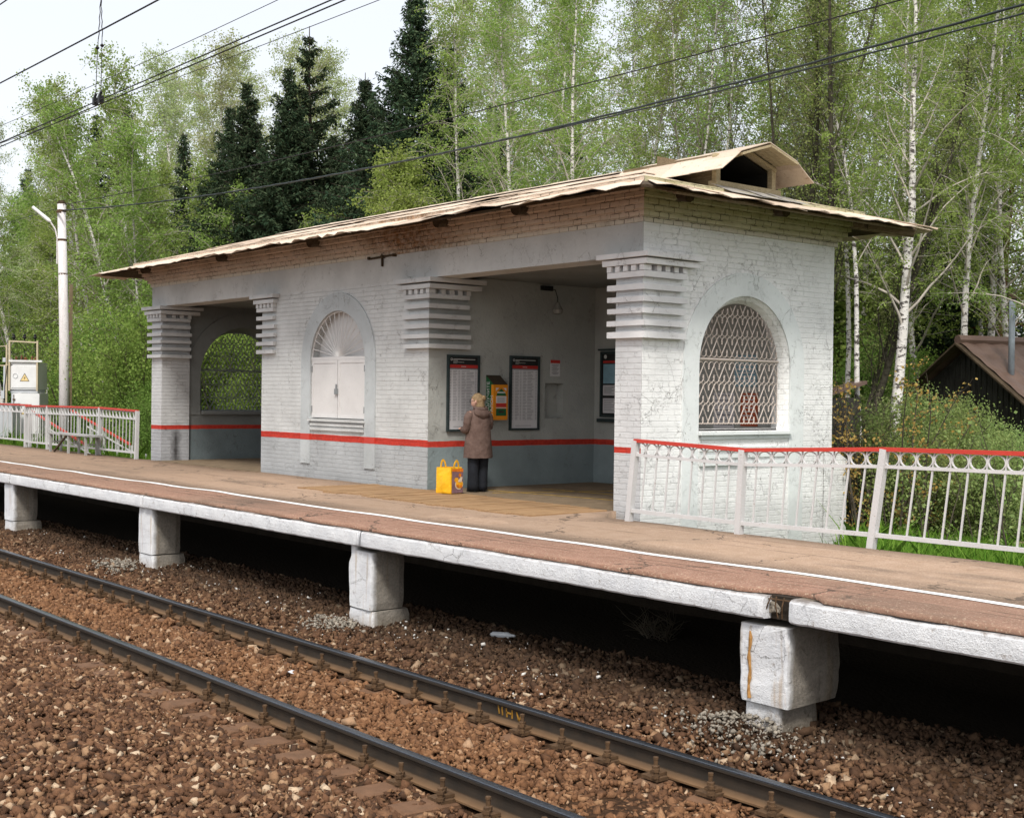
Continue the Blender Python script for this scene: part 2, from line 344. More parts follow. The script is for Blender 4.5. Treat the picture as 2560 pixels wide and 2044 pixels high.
# ------------------------------------------------------------------ mesh builder
class MB:
    def __init__(s): s.v = []; s.f = []; s.mi = []; s.cur = 0
    def add(s, vs, fs):
        o = len(s.v); s.v += [tuple(p) for p in vs]; s.f += [tuple(i+o for i in f) for f in fs]; s.mi += [s.cur]*len(fs); return s
    def quad(s, *p): return s.add(p, [tuple(range(len(p)))])
    def box(s, x0, x1, y0, y1, z0, z1):
        return s.add([(x0, y0, z0), (x1, y0, z0), (x1, y1, z0), (x0, y1, z0), (x0, y0, z1), (x1, y0, z1), (x1, y1, z1), (x0, y1, z1)],
                     [(0, 3, 2, 1), (4, 5, 6, 7), (0, 1, 5, 4), (1, 2, 6, 5), (2, 3, 7, 6), (3, 0, 4, 7)])
    def bar(s, a, b, w, h=None, up=(0, 0, 1)):       # rectangular bar from a to b
        a, b = Vector(a), Vector(b); h = h or w; d = (b-a).normalized(); up = Vector(up)
        if abs(d.dot(up)) > .98: up = Vector((1, 0, 0))
        sx = d.cross(up).normalized()*w/2; sz = sx.cross(d).normalized()*h/2
        return s.add([a-sx-sz, a+sx-sz, a+sx+sz, a-sx+sz, b-sx-sz, b+sx-sz, b+sx+sz, b-sx+sz],
                     [(0, 3, 2, 1), (4, 5, 6, 7), (0, 1, 5, 4), (1, 2, 6, 5), (2, 3, 7, 6), (3, 0, 4, 7)])
    def tube(s, pts, r, n=6, caps=True):
        pts = [Vector(p) for p in pts]; rs = r if isinstance(r, (list, tuple)) else [r]*len(pts)
        vs = []; fs = []; ref = None
        for i, p in enumerate(pts):
            d = (pts[min(i+1, len(pts)-1)]-pts[max(i-1, 0)])
            d = d.normalized() if d.length > 1e-9 else Vector((0, 0, 1))
            if ref is None: ref = Vector((1, 0, 0)) if abs(d.x) < .8 else Vector((0, 1, 0))
            e = (ref-d*ref.dot(d)).normalized(); g = d.cross(e); ref = e
            for k in range(n):
                a = 2*PI*k/n; vs.append(p+(e*math.cos(a)+g*math.sin(a))*rs[i])
        for i in range(len(pts)-1):
            for k in range(n):
                k2 = (k+1) % n; fs.append((i*n+k, i*n+k2, (i+1)*n+k2, (i+1)*n+k))
        if caps and n > 2: fs += [tuple(reversed(range(n))), tuple(range((len(pts)-1)*n, len(pts)*n))]
        return s.add(vs, fs)
    def ring(s, c, R, r, ax, ay, n=14, m=4, a0=0, a1=2*PI):
        c, ax, ay = Vector(c), Vector(ax), Vector(ay)
        return s.tube([c+ax*R*math.cos(a0+(a1-a0)*i/n)+ay*R*math.sin(a0+(a1-a0)*i/n) for i in range(n+1)], r, m, False)
    def lathe(s, c, prof, n=12, axis=(0, 0, 1)):
        z = Vector(axis).normalized(); x = Vector((1, 0, 0)) if abs(z.x) < .8 else Vector((0, 1, 0)); x = (x-z*x.dot(z)).normalized(); y = z.cross(x); c = Vector(c)
        vs = []; fs = []
        for r, h in prof:
            for k in range(n): a = 2*PI*k/n; vs.append(c+z*h+(x*math.cos(a)+y*math.sin(a))*r)
        for i in range(len(prof)-1):
            for k in range(n): k2 = (k+1) % n; fs.append((i*n+k, i*n+k2, (i+1)*n+k2, (i+1)*n+k))
        fs += [tuple(reversed(range(n))), tuple(range((len(prof)-1)*n, len(prof)*n))]
        return s.add(vs, fs)
    def loft(s, rings, caps=True):
        n = len(rings[0]); vs = [p for r in rings for p in r]; fs = []
        for i in range(len(rings)-1):
            for k in range(n): k2 = (k+1) % n; fs.append((i*n+k, i*n+k2, (i+1)*n+k2, (i+1)*n+k))
        if caps: fs += [tuple(reversed(range(n))), tuple(range((len(rings)-1)*n, len(rings)*n))]
        return s.add(vs, fs)
    def jitter(s, amp, sc=3., seed=0):
        o = Vector((seed*7.3, seed*3.1, seed*1.7))
        s.v = [tuple(Vector(p)+noise.noise_vector(Vector(p)*sc+o)*amp) for p in s.v]; return s
    def shift(s, d): s.v = [(p[0]+d[0], p[1]+d[1], p[2]+d[2]) for p in s.v]; return s
    def mesh(s, name, mats, smooth=False):
        me = bpy.data.meshes.new(name); me.from_pydata(s.v, [], s.f); me.update()
        for m in (mats if isinstance(mats, (list, tuple)) else [mats]): me.materials.append(m)
        if any(s.mi): me.polygons.foreach_set('material_index', s.mi)
        if smooth: me.polygons.foreach_set('use_smooth', [True]*len(me.polygons))
        return me
    def build(s, name, mats, parent=None, smooth=False, label=None):
        o = bpy.data.objects.new(name, s.mesh(name, mats, smooth)); COL.objects.link(o)
        if parent is not None:
            o.parent = parent
            w = parent.matrix_world if parent.parent is None else parent.matrix_world
            o.matrix_parent_inverse = base_matrix(parent).inverted()
        if label: o['label'] = label
        return o
def base_matrix(o):
    m = o.matrix_basis.copy()
    if o.parent is not None: m = base_matrix(o.parent) @ o.matrix_parent_inverse @ m
    return m
def thing(name, label, cat, loc=(0, 0, 0), rz=0, group=None):
    o = bpy.data.objects.new(name, None); COL.objects.link(o); o.empty_display_size = .2
    o.location = loc; o.rotation_euler = (0, 0, rz); return tag(o, label, cat, group)
def tag(o, label, cat, group=None):
    o['label'] = label; o['category'] = cat
    if group: o['group'] = group
    return o
def kind(o, k): o['kind'] = k; return o
def local(parent, mb, name, mats, smooth=False, label=None):     # a part whose mesh is in the parent's own axes
    o = bpy.data.objects.new(name, mb.mesh(name, mats, smooth)); COL.objects.link(o); o.parent = parent
    if label: o['label'] = label
    return o
def dup(root, loc, rz=0, sc=1., label=None, group=None):
    r = root.copy(); COL.objects.link(r); r.location = loc; r.rotation_euler = (0, 0, rz); r.scale = (sc, sc, sc)
    if label: r['label'] = label
    if group: r['group'] = group
    def kids(a, b):
        for ch in a.children:
            c = ch.copy(); COL.objects.link(c); c.parent = b; kids(ch, c)
    kids(root, r); return r
# ================================================================== station shelter
ST = thing('station_shelter', 'old whitewashed brick platform shelter with arched windows and a patched tin hip roof', 'shelter', (-19.7, 14.2, 0))
LT, CB = 3.41, 3.85            # underside of the lintel, bottom of the cornice
def arc_pts(cu_, half, sill, spring, n=22):
    p = [(cu_-half, sill), (cu_-half, spring)]
    p += [(cu_-half*math.cos(PI*i/n), spring+half*math.sin(PI*i/n)) for i in range(1, n)]
    return p+[(cu_+half, spring), (cu_+half, sill)]
def wall_with_arch(mb, F, u0, u1, v0, v1, cu_, half, sill, spring, d=0., n=22):
    q = lambda *l: mb.quad(*[F(u, v, d) for u, v in l])
    q((u0, v0), (cu_-half, v0), (cu_-half, v1), (u0, v1)); q((cu_+half, v0), (u1, v0), (u1, v1), (cu_+half, v1))
    q((cu_-half, v0), (cu_+half, v0), (cu_+half, sill), (cu_-half, sill))
    a = arc_pts(cu_, half, sill, spring, n)[1:-1]
    for (ua, va), (ub, vb) in zip(a, a[1:]): q((ua, va), (ub, vb), (ub, v1), (ua, v1))
def reveal(mb, F, cu_, h0, h1, sill, spring, d0, d1, n=22):
    a = arc_pts(cu_, h0, sill, spring, n); b = arc_pts(cu_, h1, sill, spring, n)
    for i in range(len(a)-1): mb.quad(F(*a[i], d0), F(*a[i+1], d0), F(*b[i+1], d1), F(*b[i], d1))
    mb.quad(F(*a[-1], d0), F(*a[0], d0), F(*b[0], d1), F(*b[-1], d1))
def arch_band(mb, F, cu_, h0, h1, bot, spring, d0, d1, n=26):    # raised flat band round an arch
    a = arc_pts(cu_, h0, bot, spring, n); b = arc_pts(cu_, h1, bot, spring, n)
    for i in range(len(a)-1):
        mb.quad(F(*a[i], d1), F(*a[i+1], d1), F(*b[i+1], d1), F(*b[i], d1))
        mb.quad(F(*b[i], d1), F(*b[i+1], d1), F(*b[i+1], d0), F(*b[i], d0))
        mb.quad(F(*a[i], d1), F(*a[i+1], d1), F(*a[i+1], d0), F(*a[i], d0))
FR = lambda u, v, d: (XR-d, u, v)            # end wall facing +x, u = y
FF = lambda u, v, d: (u, YF+d, v)            # front of the middle block, u = x
FLi = lambda u, v, d: (-26.90-d, u, v)       # inside of the far end wall
G0 = -1.05
# --- end wall with the big window (towards the camera)
WC, WS, WI = 14.23, 2.0, 1.075
m = MB(); wall_with_arch(m, FR, YF, YB, G0, CB, WC, .98, WI, WS)
wall_with_arch(m, FR, YF, YB, G0, CB, WC, 1.2, WI+.02, WS, .5)
reveal(m, FR, WC, .98, .93, WI, WS, 0, .05); reveal(m, FR, WC, .93, .885, WI, WS, .05, .14); reveal(m, FR, WC, .885, 1.2, WI+.02, WS, .14, .5)
m.quad((XR, YB, G0), (XR-.5, YB, G0), (XR-.5, YB, CB), (XR, YB, CB))
# stepped plinth at the rear corner
m.add([(XR+.02, 16.05, G0), (XR+.02, 16.62, G0), (XR+.02, 16.62, .62), (XR+.02, 16.3, .78), (XR+.02, 16.05, .78),
       (XR-.4, 16.05, G0), (XR-.4, 16.62, G0), (XR-.4, 16.62, .62), (XR-.4, 16.3, .78), (XR-.4, 16.05, .78)],
      [(0, 1, 2, 3, 4), (1, 6, 7, 2), (2, 7, 8, 3), (3, 8, 9, 4)])
m.build('end_wall', M['white_wall'], ST, label='bright whitewashed end wall with an arched window')
m = MB(); m.quad((XR-.5, YF, G0), (XR, YF, G0), (XR, YF, LT), (XR-.5, YF, LT)); m.quad((XR-.5, YF, G0), (XR-.5, YF+.6, G0), (XR-.5, YF+.6, LT), (XR-.5, YF, LT))
m.shift((0, -.002, 0)); m.build('pillar', M['pillar_near'], ST)
t = MB(); arch_band(t, FR, WC, .985, 1.31, G0, WS, -.001, -.022)
tr = t.build('arch_trim', M['trim_white'], ST)
# panel of projecting brick ledges under the sill
t = MB(); t.box(XR-.03, XR+.075, WC-.98, WC+.99, 1.025, 1.068); t.box(XR-.02, XR+.03, WC-.93, WC+.97, .965, 1.02)
for z in (.80, .70, .60): t.box(XR-.02, XR+.035, WC-.94, WC+.95, z, z+.055)
t.jitter(.004, 9).build('window_sill', M['trim_white'], ST)
# wrought grille
def scroll_grille(F, cu_, half, sill, spring, bar, d, r, pitch=.218, rowh=.295, n=5):
    mb = MB()
    top = lambda u: spring+math.sqrt(max(0, half*half-(u-cu_)**2))
    inside = lambda u, v: abs(u-cu_) < half and v > sill-.001 and v < (top(u) if v > spring else 99)
    def path(pts, rr):
        run = []
        for p in pts+[(1e6, 0)]:
            if inside(*p): run.append(p)
            else:
                if len(run) > 1: mb.tube([F(a, b, d) for a, b in run], rr, 4)
                run = []
    def seg(a, b, rr, k=9): path([(a[0]+(b[0]-a[0])*i/k, a[1]+(b[1]-a[1])*i/k) for i in range(k+1)], rr)
    def arcp(c, R, a0, a1, rr, k=9): path([(c[0]+R*math.cos(a0+(a1-a0)*i/k), c[1]+R*math.sin(a0+(a1-a0)*i/k)) for i in range(k+1)], rr)
    def rows(v0, count, s, off):
        R = pitch/4
        for j in range(count):
            a = v0+s*j*rowh; b = a+s*rowh; lo, hi = min(a, b), max(a, b)
            for k in range(-1, int(2*half/pitch)+2):
                u = cu_-half+off+k*pitch
                seg((u, lo+R*.9), (u+pitch/2, hi-R*.9), r*1.25); seg((u+pitch, lo+R*.9), (u+pitch/2, hi-R*.9), r*1.25)
                for sg in (-1, 1):
                    arcp((u+sg*R, lo+R), R*.92, (0 if sg < 0 else PI), (-PI*1.12 if sg < 0 else PI*2.12), r)
                    arcp((u+pitch/2+sg*R, hi-R), R*.92, (0 if sg < 0 else PI), (PI*1.12 if sg < 0 else -PI*.12), r)
                    seg((u+sg*R*1.85, lo+R*1.2), (u+sg*R*2.1, lo+R*2.), r*1.5, 3); seg((u+pitch/2+sg*R*1.85, hi-R*1.2), (u+pitch/2+sg*R*2.1, hi-R*2.), r*1.5, 3)
    rows(bar-.03, int((bar-sill)/rowh)+1, -1, .02); rows(bar+.03, int((spring+half-bar)/rowh)+1, 1, .07)
    mb.tube([F(cu_-half, bar, d), F(cu_+half, bar, d)], .021, 4)
    for u in (cu_-half+.012, cu_+half-.012): mb.tube([F(u, sill, d), F(u, spring, d)], r, 4)
    mb.tube([F(cu_-half, sill+.012, d), F(cu_+half, sill+.012, d)], r, 4)
    return mb
scroll_grille(FR, 14.235, .872, 1.168, WS, 2.075, .125, .0078).build('window_grille', M['grille'], ST, label='pale scrolled iron window grille')
# --- far end wall seen from inside
m = MB(); wall_with_arch(m, FLi, YF, YB, G0, CB, WC, 1.12, 1.11, 1.9); reveal(m, FLi, WC, 1.12, 1.02, 1.11, 1.9, 0, .44)
wall_with_arch(m, FLi, YF, YB, G0, CB, WC, 1.02, 1.11, 1.9, .44)
m.build('end_wall', M['alcove_shaded'], ST, label='shaded grey end wall with a red band and arched window')
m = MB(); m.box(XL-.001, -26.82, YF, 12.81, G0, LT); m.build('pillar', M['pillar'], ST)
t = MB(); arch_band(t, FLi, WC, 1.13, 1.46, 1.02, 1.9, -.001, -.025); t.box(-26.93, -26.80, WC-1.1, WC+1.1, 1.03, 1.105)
t.build('arch_trim', M['alcove_shaded'], ST)
scroll_grille(FLi, WC, 1.02, 1.11, 1.9, 2.03, .2, .009).build('window_grille', M['grille_grey'], ST, label='dark grey scrolled iron window grille')
# --- middle block
KC, KH, KSP, KSILL = -19.55, .905, 2.09, 1.08
m = MB(); wall_with_arch(m, FF, KL, KR, G0, LT+.003, KC, KH, KSILL, KSP); reveal(m, FF, KC, KH, KH, KSILL, KSP, 0, .16)
m.build('front_wall', M['kiosk_red'], ST)
m = MB(); a = arc_pts(KC, KH, KSILL, KSP)
m.add([FF(u, v, .159) for u, v in a], [tuple(range(len(a)))]); m.build('blind_panel', M['door_paint'], ST)
t = MB(); arch_band(t, FF, KC, KH+.004, 1.227, .26, KSP, -.001, -.022)
t.build('arch_trim', M['kiosk_red' if 0 else 'trim_grey'], ST)
for x0, x1 in ((KC-1.2275, KC-KH-.003), (KC+KH+.003, KC+1.2275)): t = MB(); t.box(x0, x1, YF-.0245, YF-.001, .69, .80); t.build('red_band', M['fence_red'], ST)
t = MB(); t.box(KC-KH-.02, KC+KH+.02, YF-.06, YF+.1, 1.035, 1.078)
for z in (.955, .875): t.box(KC-KH+.03, KC+KH-.02, YF-.035, YF+.1, z, z+.05)
t.jitter(.005, 8).build('window_sill', M['kiosk_paint'], ST)
# iron shutters and sunburst bars
for s in (-1, 1):
    x0, x1 = (KC-KH+.03, KC-.012) if s < 0 else (KC+.012, KC+KH-.015)
    d = MB(); d.box(x0, x1, YF+.012, YF+.045, 1.10, 2.135)
    for (a0, a1, b0, b1) in ((x0, x1, 2.075, 2.135), (x0, x1, 1.10, 1.15), (x0, x0+.06, 1.15, 2.075), (x1-.06, x1, 1.15, 2.075)): d.box(a0, a1, YF+.002, YF+.0125, b0, b1)
    dd = d.build('shutter', M['door_paint'], ST)
    for z in (1.2, 1.92): h = MB(); h.tube([(x0+.01 if s < 0 else x1-.01, YF-.004, z), (x0+.01 if s < 0 else x1-.01, YF-.004, z+.11)], .014, 6); h.build('hinge', M['grille_grey'], dd)
    if s < 0:
        p = MB(); p.box(x1-.05, x1+.04, YF-.03, YF+.001, 1.52, 1.62); p.tube([(x1, YF-.02, 1.62), (x1, YF-.02, 1.70)], .015, 6); p.build('padlock', M['grille_grey'], dd)
t = MB(); t.box(KC-KH, KC+KH, YF+.005, YF+.05, 2.137, 2.185)
for i in range(17):
    a = PI*(i+.5)/17; t.tube([(KC-.05*math.cos(a), YF+.02, 2.185), (KC-KH*.985*math.cos(a), YF+.02, KSP+KH*.985*math.sin(a))], .0085, 4)
t.ring((KC, YF+.02, KSP), KH*.985, .011, (-1, 0, 0), (0, 0, 1), 24, 4, .1, PI-.1)
t.build('sunburst_bars', M['door_paint'], ST)
# side walls of the middle block, back wall, ceiling, lintel
m = MB(); nx = KR
# alcove wall with a recess (y 14.63..15.05, z 1.15..1.76)
for (y0, y1, z0, z1) in ((YF, 14.63, G0, LT+.06), (15.05, 15.9, G0, LT+.06), (14.63, 15.05, G0, 1.15), (14.63, 15.05, 1.76, LT+.06)):
    m.quad((nx, y0, z0), (nx, y1, z0), (nx, y1, z1), (nx, y0, z1))
for a, b in (((14.63, 1.15), (14.63, 1.76)), ((14.63, 1.76), (15.05, 1.76)), ((15.05, 1.76), (15.05, 1.15)), ((15.05, 1.15), (14.63, 1.15))):
    m.quad((nx, *a), (nx, *b), (nx-.16, *b), (nx-.16, *a))
m.quad((nx-.16, 14.63, 1.15), (nx-.16, 15.05, 1.15), (nx-.16, 15.05, 1.76), (nx-.16, 14.63, 1.76))
m.quad((KR, 15.8, G0), (XR-.49, 15.8, G0), (XR-.49, 15.8, LT+.06), (KR, 15.8, LT+.06))
m.build('alcove_wall', M['alcove'], ST)
m = MB(); m.quad((KL, YF, G0), (KL, 15.9, G0), (KL, 15.9, LT+.06), (KL, YF, LT+.06)); m.quad((-26.9, 15.8, G0), (KL, 15.8, G0), (KL, 15.8, LT+.06), (-26.9, 15.8, LT+.06))
m.build('alcove_wall', M['alcove_shaded'], ST)
m = MB(); m.quad((XL, YB, G0), (XR, YB, G0), (XR, YB, CB), (XL, YB, CB)); m.quad((XL, YF, G0), (XL, YB, G0), (XL, YB, 1.1), (XL, YF, 1.1)); m.quad((XL, YF, 2.9), (XL, YB, 2.9), (XL, YB, CB), (XL, YF, CB))
m.quad((XL, YF, 1.1), (XL, 13.1, 1.1), (XL, 13.1, 2.9), (XL, YF, 2.9)); m.quad((XL, 15.3, 1.1), (XL, YB, 1.1), (XL, YB, 2.9), (XL, 15.3, 2.9))
m.build('rear_wall', M['kiosk_paint'], ST)
m = MB(); m.box(XL+.01, XR-.01, YF+.45, YB-.01, LT+.055, CB-.01); m.build('ceiling', M['alcove_shaded'], ST)
m = MB(); m.box(XL-.002, XR-.004, YF-.004, YF+.46, LT+.001, CB); m.build('lintel', M['frieze'], ST)
for a_, b_ in ((-26.9, KL), (KR, XR-.5)):
    m = MB(); m.box(a_, b_, YF-.1, 15.8, -.06, .012); m.build('floor', M['floor'], ST)
m = MB()
for (a, b) in (((-16.3, 12.9), (-13.0, 13.35)), ((-16.0, 13.9), (-12.7, 14.1)), ((-15.7, 12.6), (-15.0, 14.6))): m.bar((*a, .0155), (*b, .0155), .035, .004)
m.build('floor_line', simple('worn_yellow_paint', (.42, .27, .05), .85, .4, 9, dirt=(.2, .145, .09), dirt_amt=.8), ST)
# capitals: stacked ledges with a dentil course
def capital(x0, x1, y0, y1, faces, mat, zs, dent, label=None):
    mb = MB()
    for i, (a, b) in enumerate(zs):
        e = (.235, .17, .0)[i] if i < 2 else .10
        yy1 = y1+(.22, .17)[i] if i < 2 else y1+.03*random.uniform(-1, 1)
        X0 = x0-(e if 'l' in faces else -.0); X1 = x1+(e if 'r' in faces else 0)
        xx0 = X0 if 'l' in faces else x0-(random.uniform(-.03, .05)+(.2 if i == 0 else .13 if i == 1 else 0)); xx1 = X1 if 'r' in faces else x1+(random.uniform(-.03, .05)+(.07 if i < 2 else 0))
        ef = (.16, .11)[i] if i < 2 else .075
        mb.box(xx0, xx1, y0-ef, yy1, a, b)
    k = MB(); za, zb = dent
    w = .085; 
    n = max(3, int((x1-x0+.2)/.165))
    for j in range(n+1):
        u = x0-.1*('l' in faces)+(x1-x0+.1*(('l' in faces)+('r' in faces))-w)*j/n; k.box(u, u+w, y0-.085, y0+.05, za, zb)
    nn = max(3, int((y1-y0)/.165))
    for j in range(1, nn+1):
        v = y0+(y1-y0-w)*j/nn
        if 'r' in faces: k.box(x1-.05, x1+.095, v, v+w, za, zb)
        if 'l' in faces: k.box(x0-.095, x0+.05, v, v+w, za, zb)
    mb.v += []; off = mb; off.add(k.v, k.f)
    mb.jitter(.006, 7, x0).build('capital', mat, ST, label=label)
Zc = [(3.335, 3.405), (3.235, 3.31), (3.08, 3.15), (2.925, 2.995), (2.76, 2.83), (2.60, 2.67), (2.44, 2.51), (2.28, 2.35)]
Zr = [(3.375, 3.44), (3.285, 3.36), (3.123, 3.20), (2.954, 3.026), (2.80, 2.867), (2.644, 2.714), (2.482, 2.551), (2.319, 2.403)]
capital(XR-.5, XR, YF, 12.90, 'lr', M['capital_white'], Zr, (3.205, 3.28))
capital(KR-.62, KR, YF, 12.92, 'r', M['capital'], Zc, (3.155, 3.23))
capital(KL, KL+.56, YF, 12.7, 'l', M['capital'], Zc, (3.155, 3.23))
capital(XL, -26.82, YF, 12.80, 'lr', M['capital'], Zc, (3.155, 3.23))
# corbelled cornice
m = MB()
for k in range(7):
    o = .035+.047*k+(.01 if k in (2, 4) else 0); z = CB+.0757*k
    m.box(XL-o, XR+o, YF-o, YB+o, z+(.0012 if k else 0), z+.0757)
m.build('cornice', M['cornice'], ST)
# wires bracket on the facade, hole scars
m = MB(); m.bar((-18.55, YF-.03, CB-.02), (-17.72, YF-.03, CB+.0), .03); m.bar((-18.13, YF-.03, CB-.17), (-18.13, YF-.03, CB+.04), .03)
for x in (-18.5, -18.1, -17.76): m.bar((x, YF-.075, CB-.01), (x, YF, CB-.01), .045)
m.build('wire_bracket', M['dark_wood'], ST)
# ------------------------------------------------------------------ roof
OV, ZE, ZR_ = .95, 4.115, 5.03
ex0, ex1, ey0, ey1 = XL-OV, XR+OV, YF-OV, YB+OV; yr = (ey0+ey1)/2; hip = yr-ey0
rx0, rx1 = ex0+hip, ex1-hip
m = MB(); th = .035; ins = .10
dx0, dx1, dy0, dy1 = ex0+ins, ex1-ins, ey0+ins, ey1-ins; ZD = ZE+ins*(ZR_-ZE)/hip
for dz in (0, -th):
    m.quad((dx0, dy0, ZD+dz), (dx1, dy0, ZD+dz), (rx1, yr, ZR_+dz), (rx0, yr, ZR_+dz)); m.quad((dx1, dy0, ZD+dz), (dx1, dy1, ZD+dz), (rx1, yr, ZR_+dz))
    m.quad((dx1, dy1, ZD+dz), (dx0, dy1, ZD+dz), (rx0, yr, ZR_+dz), (rx1, yr, ZR_+dz)); m.quad((dx0, dy1, ZD+dz), (dx0, dy0, ZD+dz), (rx0, yr, ZR_+dz))
c4 = [(dx0, dy0), (dx1, dy0), (dx1, dy1), (dx0, dy1)]
for i in range(4):
    a, b = c4[i], c4[(i+1) % 4]; m.quad((*a, ZD-th), (*b, ZD-th), (*b, ZD), (*a, ZD))
deck = m.build('roof_deck', M['dark_wood'], ST)
for j in range(6):        # battens under the overhang beyond the rear corner and along the end
    m = MB(); o = .36+.095*j; z = ZD-th+(OV-ins-o)*(ZR_-ZE)/hip-.012
    m.bar((XR+o, YF-.3, z), (XR+o, YB+o, z), .075, .02); m.jitter(.004, 2).build('eave_batten', M['old_wood'], ST)
x = XL+.35; i = 0
for x in (-27.0, -23.4, -19.9, -16.1, -14.2):
    m = MB(); m.tube([(x, YF-.1, ZE+.14), (x, YF-.40, ZE+.09)], .10, 12); m.build('rafter_end', M['dark_wood'], ST)
for y in (12.6, 14.6, 16.6):
    m = MB(); m.tube([(XR+.1, y, ZE+.14), (XR+.40, y, ZE+.085)], .10, 10); m.build('rafter_end', M['dark_wood'], ST)
m = MB(); m.tube([(XR+.1, YB+.1, ZE+.1), (ex1-.12, ey1-.12, ZE-.05)], .075, 8); m.build('rafter_end', M['old_wood'], ST)
sheets = MB(); rs = random.Random(3)
def slope(P0, along, up, nrm, length, hipl, two):
    """overlapping tin sheets over one slope; P0 = eave start, u along the eave, t up the slope 0..1"""
    rows = 3
    for r in range(rows-1, -1, -1):
        u = -.1
        while u < length+.05:
            w = rs.uniform(.55, 1.15); t0, t1 = r/rows-rs.uniform(.0, .05)-(.016 if r == 0 else 0), (r+1)/rows+.05
            lo = lambda t: hipl*max(0, min(1, t)); hi = lambda t: length-hipl*max(0, min(1, t))
            lift = .014+.008*(rows-r)+rs.uniform(0, .012)*(3 if rs.random() < .2 else 1); tilt = rs.uniform(-.02, .02)
            c = []
            nx_ = 4
            ok = True; top = []; bot = []
            for i in range(nx_+1):
                uu = u+w*i/nx_+.05*(i == nx_)
                for lst, t, dz in ((bot, t0+tilt*(i/nx_-.5)*.5+rs.uniform(-.010, .010)-(rs.random() < .08)*.02, lift+rs.uniform(-.004, .010)+(rs.choice((0, 0, .012, .03, -.012)) if r == 0 else 0)-(.02 if r == 0 else 0)), (top, min(t1, 1.0), .006+.004*rs.random())):
                    u2 = min(max(uu, lo(t)-.02), hi(t)+.02); lst.append(P0+along*u2+up*t+nrm*dz)
            if (bot[-1]-bot[0]).length > .08:
                o = len(sheets.v); n = nx_+1
                sheets.v += [tuple(p) for p in bot+top]+[tuple(p-nrm*.007) for p in bot+top]
                for i in range(nx_):
                    sheets.f += [(o+i, o+i+1, o+n+i+1, o+n+i), (o+2*n+i+1, o+2*n+i, o+3*n+i, o+3*n+i+1), (o+2*n+i, o+2*n+i+1, o+i+1, o+i)]; sheets.mi += [0, 0, 0]
                for k in (0, nx_): sheets.f.append((o+k, o+n+k, o+3*n+k, o+2*n+k)); sheets.mi.append(0)
            u += w
V = Vector
def sl(a, b, top0):
    a, b = V((*a, ZE)), V((*b, ZE)); al = (b-a).normalized(); up = V(top0)-a; up = up-al*up.dot(al); nr = al.cross(up).normalized()
    if nr.z < 0: nr = -nr
    return a, al, up, nr, (b-a).length, hip, 0
slope(*sl((ex0, ey0), (ex1, ey0), (rx0, yr, ZR_))); slope(*sl((ex1, ey0), (ex1, ey1), (rx1, yr, ZR_)))
slope(*sl((ex1, ey1), (ex0, ey1), (rx1, yr, ZR_))); slope(*sl((ex0, ey1), (ex0, ey0), (rx0, yr, ZR_)))
for i in range(16): # ridge caps
    x = rx0+(rx1-rx0)*i/16; sheets.add([(x, yr-.16, ZR_-.01), (x+.86, yr-.16, ZR_-.01), (x+.86, yr, ZR_+.045), (x, yr, ZR_+.045+rs.uniform(-.01, .015)), (x+.86, yr+.16, ZR_-.01), (x, yr+.16, ZR_-.01)], [(0, 1, 2, 3), (3, 2, 4, 5)])
sheets.build('tin_roof', M['roof'], ST)
# ------------------------------------------------------------------ dormer vent on the hip end
DX, DF = -12.05, -11.62
m = MB(); ap, kn, tip = (14.22, 5.115), (.60, 4.925), (.99, 4.64)
prof = [(ap[0]-tip[0], tip[1]), (ap[0]-kn[0]-.12, 4.83), (ap[0]-kn[0], kn[1]), ap, (ap[0]+kn[0], kn[1]), (ap[0]+kn[0]+.1, 4.85), (ap[0]+tip[0], tip[1]+.02)]
for i in range(6):
    (ya, za), (yb, zb) = prof[i], prof[i+1]; bx = -13.95
    nseg = 4
    for k in range(nseg):
        xa, xb = DF+(bx-DF)*k/nseg, DF+(bx-DF)*(k+1)/nseg-.02; j = .006*k
        m.add([(xa, ya, za-j), (xb, ya, za-j), (xb, yb, zb-j), (xa, yb, zb-j), (xa, ya, za-j-.012), (xb, ya, za-j-.012), (xb, yb, zb-j-.012), (xa, yb, zb-j-.012)],
              [(0, 1, 2, 3), (7, 6, 5, 4), (0, 3, 7, 4), (1, 5, 6, 2), (0, 4, 5, 1), (3, 2, 6, 7)])
dm = m.build('dormer', M['roof'], ST)
m = MB()
for y in (13.60, 14.80): m.box(DX-.05, DX+.03, y-.04, y+.045, 4.30, 4.93)
m.bar((DX, 13.60, 4.83), (DX, ap[0], 5.03), .05, .10, (1, 0, 0)); m.bar((DX, 14.84, 4.83), (DX, ap[0], 5.03), .05, .10, (1, 0, 0))
for s in (-1, 1):
    m.bar((DF-.03, ap[0]+s*.60, 4.875), (DF-.03, ap[0], 5.06), .03, .11, (1, 0, 0))
    for j in range(4):
        x = DX+.06+.085*j; m.bar((x, ap[0]+s*.62, 4.895), (x, ap[0]+s*.02, 5.085), .08, .012, (0, 0, 1))
m.box(DX-.08, DX+.07, 13.52, 14.92, 4.36, 4.55)
m.build('dormer_frame', M['dormer_wood'], dm)
m = MB()
for s, y in ((-1, 13.60), (1, 14.80)): m.quad((DX-.02, y, 4.3), (-13.9, y, 4.3), (-13.9, y, 4.93), (DX-.02, y, 4.93))
m.quad((-13.2, 13.6, 4.3), (-13.2, 14.8, 4.3), (-13.2, 14.8, 5.05), (-13.2, 13.6, 5.05)); m.build('dormer_cheek', M['old_wood'], dm)
m = MB(); q_ = [(13.645, 4.35), (13.645, 4.80), (14.22, 5.00), (14.755, 4.80), (14.755, 4.35)]     # near-black lining added to paint the shade inside the attic hole
